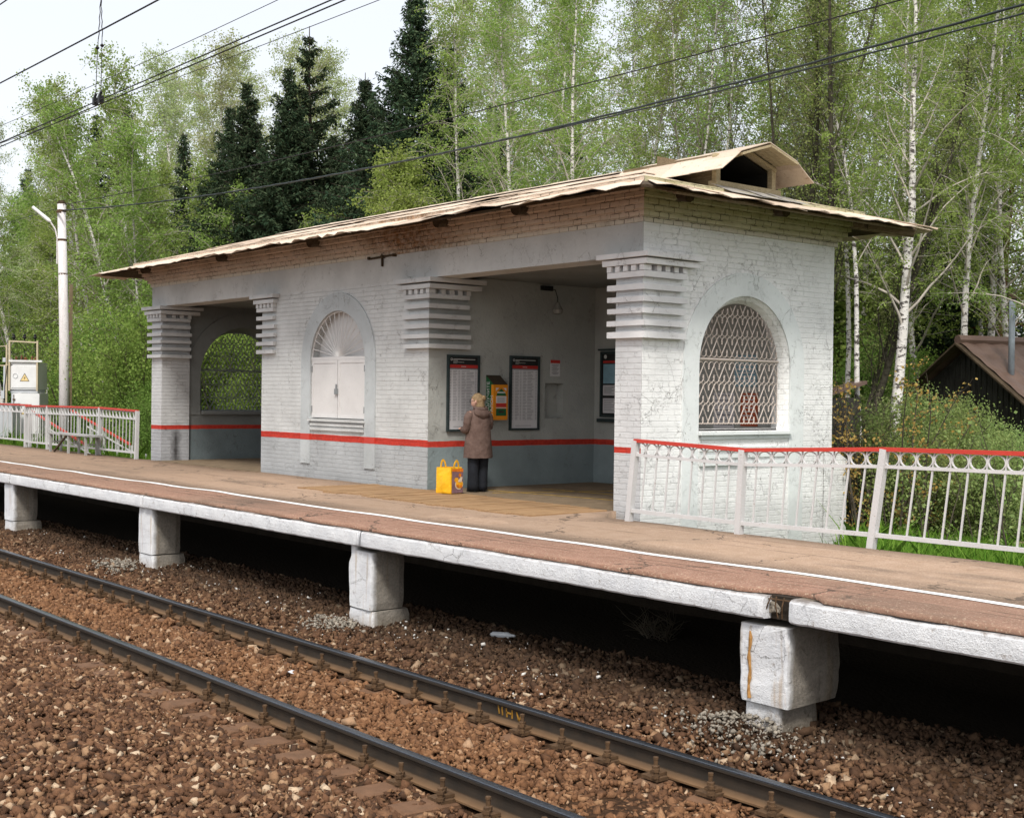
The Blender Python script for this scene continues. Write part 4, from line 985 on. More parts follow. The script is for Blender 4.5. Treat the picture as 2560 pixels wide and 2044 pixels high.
o = stones('rubble', 520, heap(-6.75, 7.98, .32), (.020, .65), M['rubble'], lambda x, y: ball_z(x, y)+.11*math.exp(-((x+6.75)**2+(y-8.1)**2*2)/.12)+.03, 5); kind(o, 'stuff')
o = stones('concrete_crumbs', 420, heap(-12.95, 8.02, .22), (.026, .45), M['rubble'], lambda x, y: ball_z(x, y)+.03, 6); kind(o, 'stuff')
o = stones('concrete_crumbs', 300, heap(-19.1, 8.0, .3), (.028, .45), M['rubble'], lambda x, y: ball_z(x, y)+.03, 7); kind(o, 'stuff')
o = stones('white_litter_specks', 900, track_region(-30, -3.5, 7.5, 8.9), (.017, .5), simple('white_specks', (.6, .58, .54), .9, .2), lambda x, y: ball_z(x, y)+.03, 8, lambda p: in_view(p) & (np.array([noise.noise((x*.8, y*1.5, 8.)) for x, y in p]) > .05)); kind(o, 'stuff')
# litter
m = MB(); m.add([(-.045, -.03, 0), (.05, -.035, .012), (.06, .03, .0), (-.03, .045, .02), (0, 0, .035), (.02, -.06, .03)], [(0, 1, 4), (1, 2, 4), (2, 3, 4), (3, 0, 4), (0, 5, 1), (5, 1, 4)])
o = m.build('paper_scrap', M['paper_white']); o.location = (-11.46, 6.62, ball_z(-11.46, 6.62)+.03); tag(o, 'crumpled white paper scrap on the ballast between the rails', 'litter')
m = MB(); m.lathe((0, 0, 0), [(.012, -.16), (.032, -.12), (.034, 0), (.034, .10), (.018, .14), (.012, .2)], 10, (1, .15, .08)); o = m.build('flattened_bottle', M['cabinet_grey']); o.location = (-10.9, 8.9, -1.08); tag(o, 'dull plastic bottle lying in the shade under the platform', 'bottle')
# ---- plank deck laid over the gap in front of the alcove
t = thing('plank_deck', 'worn wooden boards laid across the platform in front of the alcove', 'plank deck', (-15.2, 11.3, 0))
r = random.Random(11); x = -18.25
for i in range(30):
    w_ = r.uniform(.17, .215); y0 = 10.60+.05*math.sin(i*.9)+r.uniform(-.06, .06); y1 = 12.08 if x < -13.1 else 12.0
    m = MB(); z1 = .013+r.uniform(0, .007)
    m.add([(x, y0, -.01), (x+w_-.012, y0, -.01), (x+w_-.012, y1, -.01), (x, y1, -.01), (x, y0, z1+r.uniform(-.003, .004)), (x+w_-.012, y0, z1), (x+w_-.012, y1, z1+.004), (x, y1, z1)],
          [(0, 3, 2, 1), (4, 5, 6, 7), (0, 1, 5, 4), (1, 2, 6, 5), (2, 3, 7, 6), (3, 0, 4, 7)])
    if x > -12.55: break
    m.build('board', M['plank'], t); x += w_
# ================================================================== railings
def fence(name, label, posts, segs, white, redm, zr=(.15, .83, 1.0), pitch=.19, sub=None):
    """posts: (base, top) pairs; segs: index pairs with panel"""
    t = thing(name, label, 'railing', posts[0][0])
    for b, p in posts:
        m = MB(); m.bar(b, p, .076, .076, (0, 1, 0)); m.build('post', white, t)
    for i, j in segs:
        (b0, p0), (b1, p1) = posts[i], posts[j]
        b0, p0, b1, p1 = map(Vector, (b0, p0, b1, p1))
        at = lambda u, h: (b0+(p0-b0)*h)*(1-u)+(b1+(p1-b1)*h)*u
        m = MB(); m.bar(at(0, zr[0]), at(1, zr[0]), .035, .045); m.bar(at(0, zr[1]), at(1, zr[1]), .03, .035)
        L = (at(1, .5)-at(0, .5)).length; n = max(2, round(L/pitch)); ax = (at(1, .9)-at(0, .9)).normalized(); up = Vector((0, 0, 1))
        for k in range(n):
            u = (k+.5)/n; c = (at(u, zr[1])+at(u, zr[2]-.015))/2; hh = (at(u, zr[2]-.015)-at(u, zr[1])).length/2
            pts = [c+ax*math.cos(2*PI*q/16)*L/n*.455+up*math.sin(2*PI*q/16)*(hh-.008) for q in range(17)]
            side = ax.cross(up).normalized()*.012
            vs = []; fs = []
            for q in pts[:-1]:
                rad = (q-c)*.055; vs += [q-side-rad, q+side-rad, q+side+rad, q-side+rad]
            for q in range(16):
                q2 = (q+1) % 16
                for e in range(4): e2 = (e+1) % 4; fs.append((q*4+e, q2*4+e, q2*4+e2, q*4+e2))
            m.add(vs, fs)
            if k: 
                u = k/n; m.bar(at(u, zr[0]), at(u, zr[1]), .0165, .0165); m.bar(at(u, zr[1]), at(u, zr[2]-.01), .022, .01)
        pn = m.build('railing_panel', white, t)
        m = MB(); m.bar(at(-.01, zr[2]), at(1.01, zr[2]), .06, .042); m.build('top_rail', redm, pn)
    return t
P_ = lambda x0, y0, x1, z1, z0=-.02, dy=0: ((x0, y0, z0), (x1, y0+dy, z1))
fence('platform_railing', 'white ring-topped railing with a red top bar beside the whitewashed end wall', [P_(-11.37, 11.30, -11.26, 1.0), P_(-9.60, 11.29, -9.55, .955), P_(-7.93, 11.42, -7.78, 1.03), P_(-6.15, 11.45, -6.05, 1.05), P_(-4.3, 11.45, -4.25, 1.05)],
      [(0, 1), (1, 2), (2, 3), (3, 4)], M['fence_white'], M['fence_red'])
fence('platform_railing', 'grey ring-topped railing with a red top bar between the shelter and the stairs', [P_(-27.75, 11.98, -27.70, 1.09), P_(-29.95, 12.0, -29.90, 1.13), P_(-33.3, 11.98, -33.3, 1.12), P_(-35.0, 12.0, -35.0, 1.10)],
      [(0, 1), (1, 2), (2, 3)], M['fence_grey'], M['fence_red'], pitch=.2)
fence('platform_railing', 'pale ring-topped railing with a red top bar beyond the stair gap by the transformer', [P_(-35.4, 12.25, -35.4, 1.12), P_(-39.0, 12.25, -39.0, 1.12), P_(-42, 12.25, -42, 1.12)], [(0, 1), (1, 2)], M['fence_white'], M['fence_red'], pitch=.36)
# stairs going down behind the railing
t = thing('stair_flight', 'concrete stair leading down from the platform with sloping red topped handrails', 'stairs', (-34.5, 13, -.9))
m = MB()
for k in range(6): m.box(-35.0+.55*k, -34.4+.55*k, 12.4, 13.6, -1., -.06-.155*k)
m.build('steps', M['sleeper'], t)
for y in (12.45, 13.6):
    m = MB(); m.bar((-36.0, y, .98), (-31.9, y, .16), .05, .05); m.build('handrail', M['fence_red'], t)
    m = MB(); m.bar((-34.8, y, .55), (-31.4, y, -.1), .03, .03)
    for k in range(6): x = -35.4+.9*k; zt = .98-(x+36)*.2; m.bar((x, y, zt-1.1), (x, y, zt), .035, .035)
    m.build('railing_post', M['fence_white'], t)
# bench
t = thing('bench', 'narrow grey wooden bench standing in front of the grey railing', 'bench', (-31, 11.7, 0))
m = MB(); m.box(-32.3, -29.3, 11.62, 11.80, .445, .485); m.box(-32.25, -29.35, 11.84, 11.96, .45, .48); m.build('seat', M['grey_wood'], t)
for x in (-32.2, -31.0, -29.9):
    m = MB(); m.bar((x, 11.66, 0), (x, 11.66, .445), .05); m.bar((x, 11.92, 0), (x, 11.92, .445), .05); m.bar((x, 11.66, .25), (x, 11.92, .25), .035); m.build('leg', M['grey_wood'], t)
m = MB(); m.bar((-31.9, 11.64, .02), (-31.1, 11.64, .43), .04); m.build('brace', M['dark_wood'], t)
# ================================================================== pole, wires
PX, PY = -37.0, 13.8
t = thing('utility_pole', 'whitewashed concrete lamp pole behind the railing carrying cables', 'pole', (PX, PY, -.9))
m = MB(); m.tube([(PX, PY, -.95), (PX-.08, PY, 3), (PX-.40, PY, 6.95)], [.155, .142, .115], 14)
sh = m.build('shaft', M['pole'], t, True)
m = MB(); m.lathe((PX-.40, PY, 6.95), [(.12, 0), (.12, .05), (.09, .06), (.09, .1)], 10); m.build('cap', M['dark_wood'], sh)
m = MB()
for z in (6.75, 5.9, 4.9): m.lathe((PX-.40+.081*(6.95-z), PY, z), [(.131, -.03), (.131, .03)], 12)
m.bar((PX-.38, PY-.15, 6.7), (PX-.05, PY-.15, 6.66), .04); m.build('steel_band', M['fastener'], sh)
cd = Vector((.64, .77, 0))
m = MB(); b0 = Vector((PX-.36, PY-.13, 5.2)); m.tube([b0, b0+Vector((0, 0, .75)), b0-cd*.06+Vector((0, 0, 1.0)), b0-cd*.22+Vector((0, 0, 1.25))], .022, 6)
ar = m.build('lamp_arm', M['pole'], t)
m = MB(); a = b0-cd*.2+Vector((0, 0, 1.22)); b = b0-cd*.72+Vector((0, 0, 1.64)); m.tube([a, a+(b-a)*.1, b], [.035, .058, .05], 8); m.build('lamp_head', M['lamp_white'], ar)
m = MB(); m.box(PX-.05, PX+.02, PY+.12, PY+.2, -.9, 4.6); m.build('stub_post', M['old_wood'], t)
def wire(label, pts, r, mat='wire', cat='wire', name='overhead_wire', n=5, group='wires over the track and platform'):
    m = MB(); m.tube(pts, r, n); o = m.build(name, M[mat], None, True); return tag(o, label, cat, group)
def span(x0, x1, y, zf, k=40): return [(x0+(x1-x0)*i/k, y, zf(x0+(x1-x0)*i/k)) for i in range(k+1)]
CY = 6.3
cz = lambda x: 4.88+.0055*(x+13)*-.6*.5
# twin contact wires with the dropper fork, catenary cable above
wire('thick twin contact wire, upper strand where the forked dropper clips on', span(-70, 4, CY-.02, lambda x: 5.16), .0075)
wire('thick twin contact wire, lower strand just beneath the clipped one', span(-70, 4, CY+.03, lambda x: 5.135), .0075)
wire('heavy carrier cable of the overhead line crossing high above the contact wires', span(-70, 4, CY, lambda x: 6.03+.00045*(x+11.5)**2), .0105)
wire('thin wire above the twin contact wire, meeting it in front of the birch crowns', span(-70, 4, 8.0, lambda x: 6.43+.0009*(x+18)**2-.012*(x+18)*0), .005)
wire('thin wire sagging just below the twin contact wire', span(-70, 4, 8.6, lambda x: 6.25-.012*(x+13)+.0004*(x+13)**2), .005)
wire('short bit of cable at the top corner of the sky', span(-40, 4, 5.0, lambda x: 6.05), .008)
wire('thin wire that leaves the contact wire towards the distant birches', [(-14.9, CY, 5.17), (-30, 7.2, 5.72), (-60, 9.6, 6.6)], .006)
cbz = lambda x: 5.86+.0022*(x+15.5)**2 if x > -15.5 else 5.86+.0019*(x+15.5)**2
def twist(x0, x1, ph):
    out = []; k = 260
    for i in range(k+1):
        x = x0+(x1-x0)*i/k; sep = .012+.05*max(0, min(1, (x+16)/9)); zo = math.sin(ph+i*.9)*.006 if x < -16 else (-.5 if ph else .5)*sep*1.7; out.append((x, PY+math.cos(i*.9+ph)*.012, cbz(x)+zo))
    return out
wire('twisted grey supply cable from the pole over the shelter roof', twist(PX-.35, 4, 0), .017, 'cable', 'cable', 'supply_cable')
wire('thinner twin of the grey supply cable, split apart over the big birch', twist(PX-.35, 4, PI), .013, 'cable', 'cable', 'supply_cable')
wire('thin brown telephone wire above the grey supply cable', span(PX-.4, 4, PY, lambda x: 6.45+.0011*(x+13.5)**2*.75), .010, 'wire')
wire('thin telephone wire running on past the pole into the trees', span(-90, PX-.4, PY, lambda x: 6.86+.0002*(x-PX)**2-.0*(x-PX)), .009, 'wire')
# dropper fork
DXp = -15.85
t = thing('dropper', 'thin forked dropper hanging from above and clipped to the contact wire', 'dropper', (DXp, CY, 5.2), group=None)
m = MB(); m.tube([(DXp+.28, CY, 9.0), (DXp+.1, CY, 6.62), (DXp+.07, CY, 6.44)], .006, 5); m.build('hanger_wire', M['wire'], t)
for s in (-1, 1):
    m = MB(); p = [(DXp+.07, CY, 6.44)]
    for k in range(8): p.append((DXp+.06+s*(.012+.007*k)+.012*(-1)**k, CY, 6.40-.065*k))
    m.tube(p, .006, 5); m.tube([p[-1], (DXp+.03+s*.075, CY, 5.7), (DXp+s*.085, CY, 5.2)], .005, 5); m.lathe((DXp+.04+s*.075, CY, 5.84), [(.012, -.02), (.028, 0), (.012, .02)], 8)
    m.build('fork_leg', M['wire'], t); m = MB(); m.box(DXp+s*.085-.03, DXp+s*.085+.03, CY-.03, CY+.03, 5.13, 5.22); m.bar((DXp+s*.085-.07, CY, 5.2), (DXp+s*.085+.02, CY, 5.27), .025); m.build('clip', M['black'], t)
m = MB(); m.lathe((-26.2, CY+.2, 5.55), [(.02, -.1), (.07, -.08), (.03, -.05), (.07, -.02), (.03, .01), (.07, .04), (.03, .08), (.02, .12)], 10, (1, 0, .2)); o = m.build('line_insulator', M['black']); tag(o, 'small dark ribbed insulator by the contact wire at the picture edge', 'insulator')
# ================================================================== transformer kiosk
TX, TY = -42.4, 14.6
t = thing('transformer_cabinet', 'white pole-mounted transformer cabinet with warning triangles and rusty insulators', 'transformer', (TX, TY, -.9), math.atan2(.64, .77)-PI/2+PI/2)
t.rotation_euler = (0, 0, math.radians(50.4))
def L(mb, nm, mt, par=None, lab=None):
    return local(par or t, mb, nm, M[mt], False, lab)
zb = .9   # local z of platform level
m = MB(); m.box(-.44, .46, -.35, .45, zb+1.55, zb+2.42); cb = L(m, 'upper_cabinet', 'cabinet')
m = MB(); m.box(-.40, .42, -.37, -.351, zb+1.60, zb+2.30); m.box(-.47, .60, -.42, -.33, zb+2.43, zb+2.49); L(m, 'cabinet_panel', 'cabinet', cb)
m = MB(); m.ring((-.27, -.38, zb+1.98), .075, .008, (1, 0, 0), (0, 0, 1), 14); L(m, 'dial', 'cabinet_grey', cb)
m = MB(); m.box(-.33, .52, -.40, .40, zb+.12, zb+1.42); lc = L(m, 'lower_cabinet', 'cabinet')
m = MB(); m.box(-.40, -.335, -.36, .36, zb+.15, zb+1.42); m.box(-.46, .44, -.30, .35, zb+1.43, zb+1.549); L(m, 'side_panel', 'cabinet_grey', lc)
m = MB(); m.tube([(-.30, -.42, zb+.3), (-.30, -.42, zb+1.38)], .012, 6); m.box(-.33, -.25, -.43, -.40, zb+1.2, zb+1.24); m.box(-.34, -.25, -.43, -.40, zb+.34, zb+.37); L(m, 'latch_rod', 'fastener', lc)
def warn(cx, y, cz, s, par):
    m = MB(); m.quad((cx-s, y, cz-s*.8), (cx+s, y, cz-s*.8), (cx, y, cz+s*.95)); w0 = L(m, 'warning_triangle', 'black', par)
    m = MB(); q = .84; m.quad((cx-s*q, y-.003, cz-s*.70), (cx+s*q, y-.003, cz-s*.70), (cx, y-.003, cz+s*.74)); L(m, 'yellow_field', 'yellow_sign', par)
    m = MB(); y -= .006
    m.add([(cx+.03*s/.14, y, cz+.3*s), (cx-.2*s, y, cz-.12*s), (cx+.0*s, y, cz-.10*s), (cx-.08*s, y, cz-.52*s), (cx+.2*s, y, cz+.06*s), (cx+.02*s, y, cz+.02*s)], [(0, 1, 2, 5), (5, 2, 3, 4)]); L(m, 'lightning_symbol', 'black', par)
warn(.03, -.374, zb+1.93, .155, cb); warn(.08, -.404, zb+.86, .155, lc)
m = MB()
for x in (-.46, .44): m.bar((x, -.38, zb+1.5), (x, -.38, zb+3.12), .055)
m.bar((-.46, -.38, zb+3.10), (.46, -.38, zb+3.06), .045); m.bar((-.55, -.38, 0), (-.55, -.38, zb+2.98), .05); m.bar((-.88, -.38, zb+2.92), (-.55, -.38, zb+2.94), .025); m.bar((-.88, -.38, zb+2.3), (-.88, -.38, zb+2.92), .025); m.bar((-.92, -.38, zb+2.3), (-.5, -.38, zb+2.32), .03)
L(m, 'steel_frame', 'rust_pale')
for i, (x, h, rr) in enumerate(((-.40, .20, .05), (-.22, .24, .045), (-.10, .18, .075), (.12, .22, .045), (.25, .19, .078))):
    m = MB(); m.lathe((x, .02, zb+2.42), [(rr*.6, 0)]+[(rr*(1 if k % 2 else .62), h*(k+1)/8) for k in range(7)]+[(rr*.5, h)], 10); L(m, 'insulator', 'insulator')
for x in (-.33, .02, .36):
    m = MB(); m.lathe((x, -.38, zb+3.11), [(.02, 0), (.02, .05), (.05, .08), (.065, .11), (.04, .15), (.055, .18), (.015, .22)], 10); L(m, 'insulator', 'black')
m = MB(); m.tube([(-.33, -.38, zb+3.2), (-.05, -.25, zb+2.9), (-.1, .02, zb+2.62)], .01, 5); m.tube([(.36, -.38, zb+3.2), (.3, -.2, zb+2.85), (.25, .02, zb+2.62)], .01, 5); m.tube([(-.1, .02, zb+2.6), (-.3, -.3, zb+2.36), (-.52, -.42, zb+2.3), (-.6, -.42, zb+1.6), (-.62, -.42, zb+.8)], .013, 5); L(m, 'lead_cable', 'wire')
m = MB(); m.box(-.70, -.60, -.44, -.36, zb+1.25, zb+1.5); m.box(-.64, -.58, -.42, -.36, zb+1.5, zb+2.3); m.box(-.66, -.56, -.44, -.38, zb+2.42, zb+2.56); L(m, 'cable_box', 'cabinet_grey')
m = MB()
for x in (-.36, .46):
    for y in (-.36, .36): m.bar((x, y, 0), (x, y, zb+.12), .07)
m.bar((-.4, -.36, zb-.05), (.5, -.36, zb-.05), .09); L(m, 'support_frame', 'cabinet')
t = thing('equipment_box', 'plain grey equipment box half hidden by the railing beside the transformer', 'cabinet', (-42.0, 13.35, -.9), math.radians(50.4))
m = MB(); m.box(-.75, .75, -.35, .35, .95, 2.0); local(t, m, 'box_body', M['cabinet_grey'])
m = MB()
for k in range(9): m.box(-.7+.16*k, -.64+.16*k, -.375, -.352, .98, 1.95)
local(t, m, 'cooling_fin', M['cabinet_grey']); m = MB()
for x in (-.6, .6): m.bar((x, 0, 0), (x, 0, .95), .08)
local(t, m, 'support_leg', M['cabinet'])
# ================================================================== shed and hut in the trees
ax0 = Vector(spot(2395, 24)); apz = hgt(2395, 853, 24)
t = thing('wooden_shed', 'dark board shed with a brown tile-sheet gable roof among the bushes', 'shed', (ax0.x, ax0.y, -.88), math.radians(45.8-90))
# local: x = across the gable (downhill towards +x), y = along the ridge
th_ = math.radians(90-45.8); rdir = Vector((math.sin(.8), math.cos(.8), 0)); t.rotation_euler = (0, 0, -.3)
zr = apz+.88; hw, drop, Ln = 2.9, 1.85, 7.
m = MB(); m.add([(-hw+.3, .25, 0), (hw-.3, .25, 0), (hw-.3, .25, zr-drop+.15), (0, .25, zr-.12), (-hw+.3, .25, zr-drop+.15)], [(0, 1, 2, 3, 4)])
m.quad((hw-.3, .25, 0), (hw-.3, Ln-.3, 0), (hw-.3, Ln-.3, zr-drop+.15), (hw-.3, .25, zr-drop+.15)); m.quad((-hw+.3, .25, 0), (-hw+.3, Ln-.3, 0), (-hw+.3, Ln-.3, zr-drop+.15), (-hw+.3, .25, zr-drop+.15))
for k in range(34):
    x = -hw+.35+(2*hw-.7)*k/33; m.box(x-.012, x+.012, .225, .251, 0, max(.2, zr-.2-abs(x)*drop/hw))
local(t, m, 'board_wall', M['shed_wall'])
m = MB()
for s in (1, -1):
    n1, n2 = 14, 60
    o = len(m.v)
    for i in range(n1+1):
        for j in range(n2+1):
            y = Ln*j/n2; tt = i/n1; x = s*hw*tt
            m.v.append((x, y, zr-drop*tt+.016*math.sin(j*2*PI/4)+.022*((i % 2)))) 
    for i in range(n1):
        for j in range(n2): a = o+i*(n2+1)+j; m.f.append((a, a+1, a+n2+2, a+n2+1)); m.mi.append(0)
rf = local(t, m, 'tile_roof', M['shed_roof'])
m = MB(); m.tube([(0, -.04, zr+.03), (0, Ln, zr+.03)], .10, 8); local(t, m, 'ridge_cap', M['shed_roof'])
m = MB()
for s in (1, -1): m.bar((0, -.03, zr-.05), (s*hw, -.03, zr-drop-.05), .035, .16, (0, 1, 0))
local(t, m, 'barge_board', M['dark_wood'])
fx, fy = 1.05, .40; fz = zr-drop*fx/hw
m = MB(); m.tube([(fx, fy, fz-.3), (fx, fy, fz+1.5)], .062, 10); fl = local(t, m, 'flue_pipe', M['flue'], True)
m = MB(); m.lathe((fx, fy, fz+1.47), [(.062, 0), (.085, .02), (.085, .10), (.05, .12)], 10); local(fl, m, 'flue_cap', M['dark_wood'])
hx = Vector(spot(2082, 19.5))
t = thing('small_hut', 'low dark hut with a brown roof just behind the shelter corner', 'hut', (hx.x, hx.y, -.88), -.6)
m = MB(); m.box(-.32, .32, -.3, .4, 0, 2.45); local(t, m, 'board_wall', M['shed_wall']); m = MB(); m.add([(-.38, -.42, 2.4), (.38, -.42, 2.4), (.38, .5, 2.7), (-.38, .5, 2.7), (-.38, -.42, 2.46), (.38, -.42, 2.46), (.38, .5, 2.76), (-.38, .5, 2.76)], [(0, 3, 2, 1), (4, 5, 6, 7), (0, 1, 5, 4), (1, 2, 6, 5), (2, 3, 7, 6), (3, 0, 4, 7)]); local(t, m, 'lean_to_roof', M['shed_roof'])
# ================================================================== the woman and her bag
def ellring(z, a, b, cx=0, cy=0, n=22, f=None):
    out = []
    for k in range(n):
        t_ = 2*PI*k/n; w_ = 1 if f is None else f(t_); out.append((cx+a*math.cos(t_)*w_, cy+b*math.sin(t_)*w_, z))
    return out
W = thing('person', 'woman in a brown hooded coat and dark trousers reading the timetable', 'person', (-16.02, 12.56, .014), -PI/2-.08)
# body: one skinned surface (legs, trunk, arms, neck, head); front of the body looks to local -y
def skin_body(parent):
    V_ = [((0, .0, .80), .13), ((0, .005, 1.0), .125), ((0, .01, 1.16), .13), ((0, .005, 1.265), .075), ((0, -.01, 1.32), .05),
          ((.085, .0, .72), .085), ((.09, -.005, .42), .058), ((.095, .005, .09), .04), ((-.085, .0, .72), .085), ((-.09, -.015, .42), .058), ((-.095, -.01, .09), .04),
          ((.16, .01, 1.22), .055), ((.21, -.0, .98), .042), ((.17, -.20, .98), .032), ((-.16, .0, 1.22), .055), ((-.235, -.06, 1.03), .042), ((-.13, -.25, 1.06), .032)]
    E_ = [(0, 1), (1, 2), (2, 3), (3, 4), (0, 5), (5, 6), (6, 7), (0, 8), (8, 9), (9, 10), (2, 11), (11, 12), (12, 13), (2, 14), (14, 15), (15, 16)]
    # hands: palm, four fingers and a thumb on each arm
    for wi, s, d in ((13, 1, Vector((-.45, -.85, .2))), (16, -1, Vector((.5, -.8, .25)))):
        wp = Vector(V_[wi][0]); d = d.normalized(); sd = d.cross(Vector((0, 0, 1))).normalized(); dn = sd.cross(d)
        pi = len(V_); V_.append((tuple(wp+d*.055), .024)); E_.append((wi, pi))
        for k, (off, ln) in enumerate(((-.027, .055), (-.009, .066), (.009, .062), (.027, .05))):
            a = len(V_); V_ += [(tuple(wp+d*.10+sd*off), .0085), (tuple(wp+d*(.10+ln*.55)+sd*off*1.1-dn*.012), .0078), (tuple(wp+d*(.10+ln*.8)+sd*off*1.1-dn*.036), .0068)]
            E_ += [(pi, a), (a, a+1), (a+1, a+2)]
        a = len(V_); V_ += [(tuple(wp+d*.05-sd*.036*s), .010), (tuple(wp+d*.085-sd*.055*s-dn*.012), .0085)]; E_ += [(pi, a), (a, a+1)]
    me = bpy.data.meshes.new('body'); me.from_pydata([v for v, _ in V_], E_, []); me.materials.append(M['skin'])
    o = bpy.data.objects.new('body', me); COL.objects.link(o); o.parent = parent
    sk = o.modifiers.new('skin', 'SKIN'); sk.use_smooth_shade = True
    for i, (_, r_) in enumerate(V_): me.skin_vertices[0].data[i].radius = (r_, r_); me.skin_vertices[0].data[i].use_root = i == 0
    sb = o.modifiers.new('smooth', 'SUBSURF'); sb.levels = 2; sb.render_levels = 2
    bpy.context.view_layer.update(); em = bpy.data.meshes.new_from_object(o.evaluated_get(bpy.context.evaluated_depsgraph_get()))
    mb = MB(); mb.add([tuple(v.co) for v in em.vertices], [tuple(p.vertices) for p in em.polygons]); bpy.data.objects.remove(o); return mb
bodymb = skin_body(W)
# head with face, as part of the figure
HT = .62
def turn(mb):
    R_ = Matrix.Rotation(HT, 3, 'Z'); mb.v = [tuple(R_ @ (Vector(p)-Vector((0, 0, 0)))) for p in mb.v]; return mb
m = MB(); hc = Vector((0, -.03, 1.425))
rings = []
for k in range(15):
    ph = PI*k/14; z = hc.z+.108*math.cos(ph)
    s_ = math.sin(ph); a = .074*s_; b = .093*s_
    if z < hc.z-.03: a *= 1-.22*((hc.z-.03-z)/.08); b *= 1-.10*((hc.z-.03-z)/.08)
    rings.append(ellring(z, max(a, .002), max(b, .002), 0, hc.y-(.012 if z < hc.z-.03 else 0), 20))
m.loft(rings)
m.lathe((0, hc.y-.088, hc.z-.012), [(.004, .03), (.011, .0), (.015, -.022), (.004, -.03)], 8, (0, -.25, 1))
for s in (-1, 1): m.lathe((s*.076, hc.y+.012, hc.z-.008), [(.006, -.03), (.014, -.02), (.018, .008), (.012, .026), (.004, .032)], 8, (0, .2, 1))
turn(m); bodymb.add(m.v, m.f); hd = local(W, bodymb, 'body', M['skin'], True)
m = MB()
for s in (-1, 1): m.lathe((s*.03, hc.y-.083, hc.z+.008), [(.002, -.006), (.010, -.003), (.010, .003), (.002, .006)], 8, (0, -1, 0))
local(hd, turn(m), 'eye', M['paper_white']); m = MB(); m.bar((-.024, hc.y-.086, hc.z-.055), (.024, hc.y-.086, hc.z-.055), .006, .009); local(hd, turn(m), 'mouth', M['red_print'])
m = MB()
for s in (-1, 1):
    m.ring((s*.033, hc.y-.098, hc.z+.004), .026, .0028, (1, 0, 0), (0, 0, 1), 14); m.tube([(s*.06, hc.y-.094, hc.z+.008), (s*.078, hc.y-.01, hc.z+.008)], .0026, 4)
m.tube([(-.008, hc.y-.1, hc.z+.008), (.008, hc.y-.1, hc.z+.008)], .0026, 4); local(hd, turn(m), 'spectacles', M['black'])
# short fair hair gathered at the back
m = MB(); rings = []
for k in range(12):
    ph = PI*.78*k/11; z = hc.z+.128*math.cos(ph)+.002
    def fr(t_, z=z):
        front = max(0, -math.sin(t_)); cut = (.0 if z > hc.z+.055 else min(1, (hc.z+.055-z)/.04)); side = abs(math.cos(t_))**6*(.0 if z > hc.z-.01 else .25)
        return (1-front**.7*.33*cut-side)*(1+.03*math.sin(9*t_+z*60))
    s_ = math.sin(min(PI*.62, ph)); rings.append(ellring(z, max(.088*s_, .003), max(.112*s_, .003), 0, hc.y+.014+(.012 if z < hc.z-.04 else 0), 26, fr))
m.loft(rings); m.jitter(.006, 30)
m.lathe((.0, hc.y+.112, hc.z+.05), [(.01, -.045), (.035, -.03), (.045, 0), (.036, .03), (.01, .05)], 10, (.3, .3, 1))
local(W, turn(m), 'hair', M['hair'], True)
# coat
def fold(t_, a=.03, ph=0, q=5): return 1+a*math.sin(q*t_+ph)
m = MB(); secs = [(.535, .238, .185, 0, .0, .035), (.56, .240, .188, 0, .0, .035), (.72, .226, .175, 0, .0, .028), (.88, .212, .162, 0, .005, .02), (1.0, .203, .152, 0, .01, .014), (1.10, .203, .146, 0, .012, .01), (1.19, .198, .134, 0, .012, .006), (1.25, .168, .108, 0, .010, 0), (1.285, .112, .085, 0, .006, 0), (1.315, .082, .078, 0, -.002, 0), (1.335, .079, .078, 0, -.006, 0)]
m.loft([ellring(z+ (0), a, b, cx, cy, 30, (lambda t_, f=f, z=z: fold(t_, f, z*6, 6))) for z, a, b, cx, cy, f in secs], False)
m.loft([ellring(z, a*.95, b*.95, cx, cy, 30, (lambda t_, f=f, z=z: fold(t_, f, z*6, 6))) for z, a, b, cx, cy, f in secs[:3]][::-1], False)
m.jitter(.008, 9); ct = local(W, m, 'coat', M['coat'], True)
def sleeve(pts, rr):
    mb = MB(); p2 = []; r2 = []
    for i in range(len(pts)-1):
        for k in range(5):
            f = k/5; p2.append(Vector(pts[i]).lerp(Vector(pts[i+1]), f)); r2.append((rr[i]*(1-f)+rr[i+1]*f)*(1+.05*math.sin((i*5+k)*2.1)))
    p2.append(Vector(pts[-1])); r2.append(rr[-1]); mb.tube(p2, r2, 14); return mb.jitter(.006, 14)
local(ct, sleeve([(-.125, .005, 1.235), (-.19, -.005, 1.19), (-.222, -.02, 1.10), (-.245, -.05, 1.03), (-.215, -.13, 1.02), (-.145, -.23, 1.06)], [.06, .072, .068, .064, .058, .048]), 'sleeve', M['coat'], True)
local(ct, sleeve([(.125, .01, 1.235), (.19, .015, 1.19), (.22, .015, 1.08), (.222, -.0, .98), (.205, -.08, .965), (.175, -.18, .98)], [.06, .072, .066, .060, .056, .047]), 'sleeve', M['coat'], True)
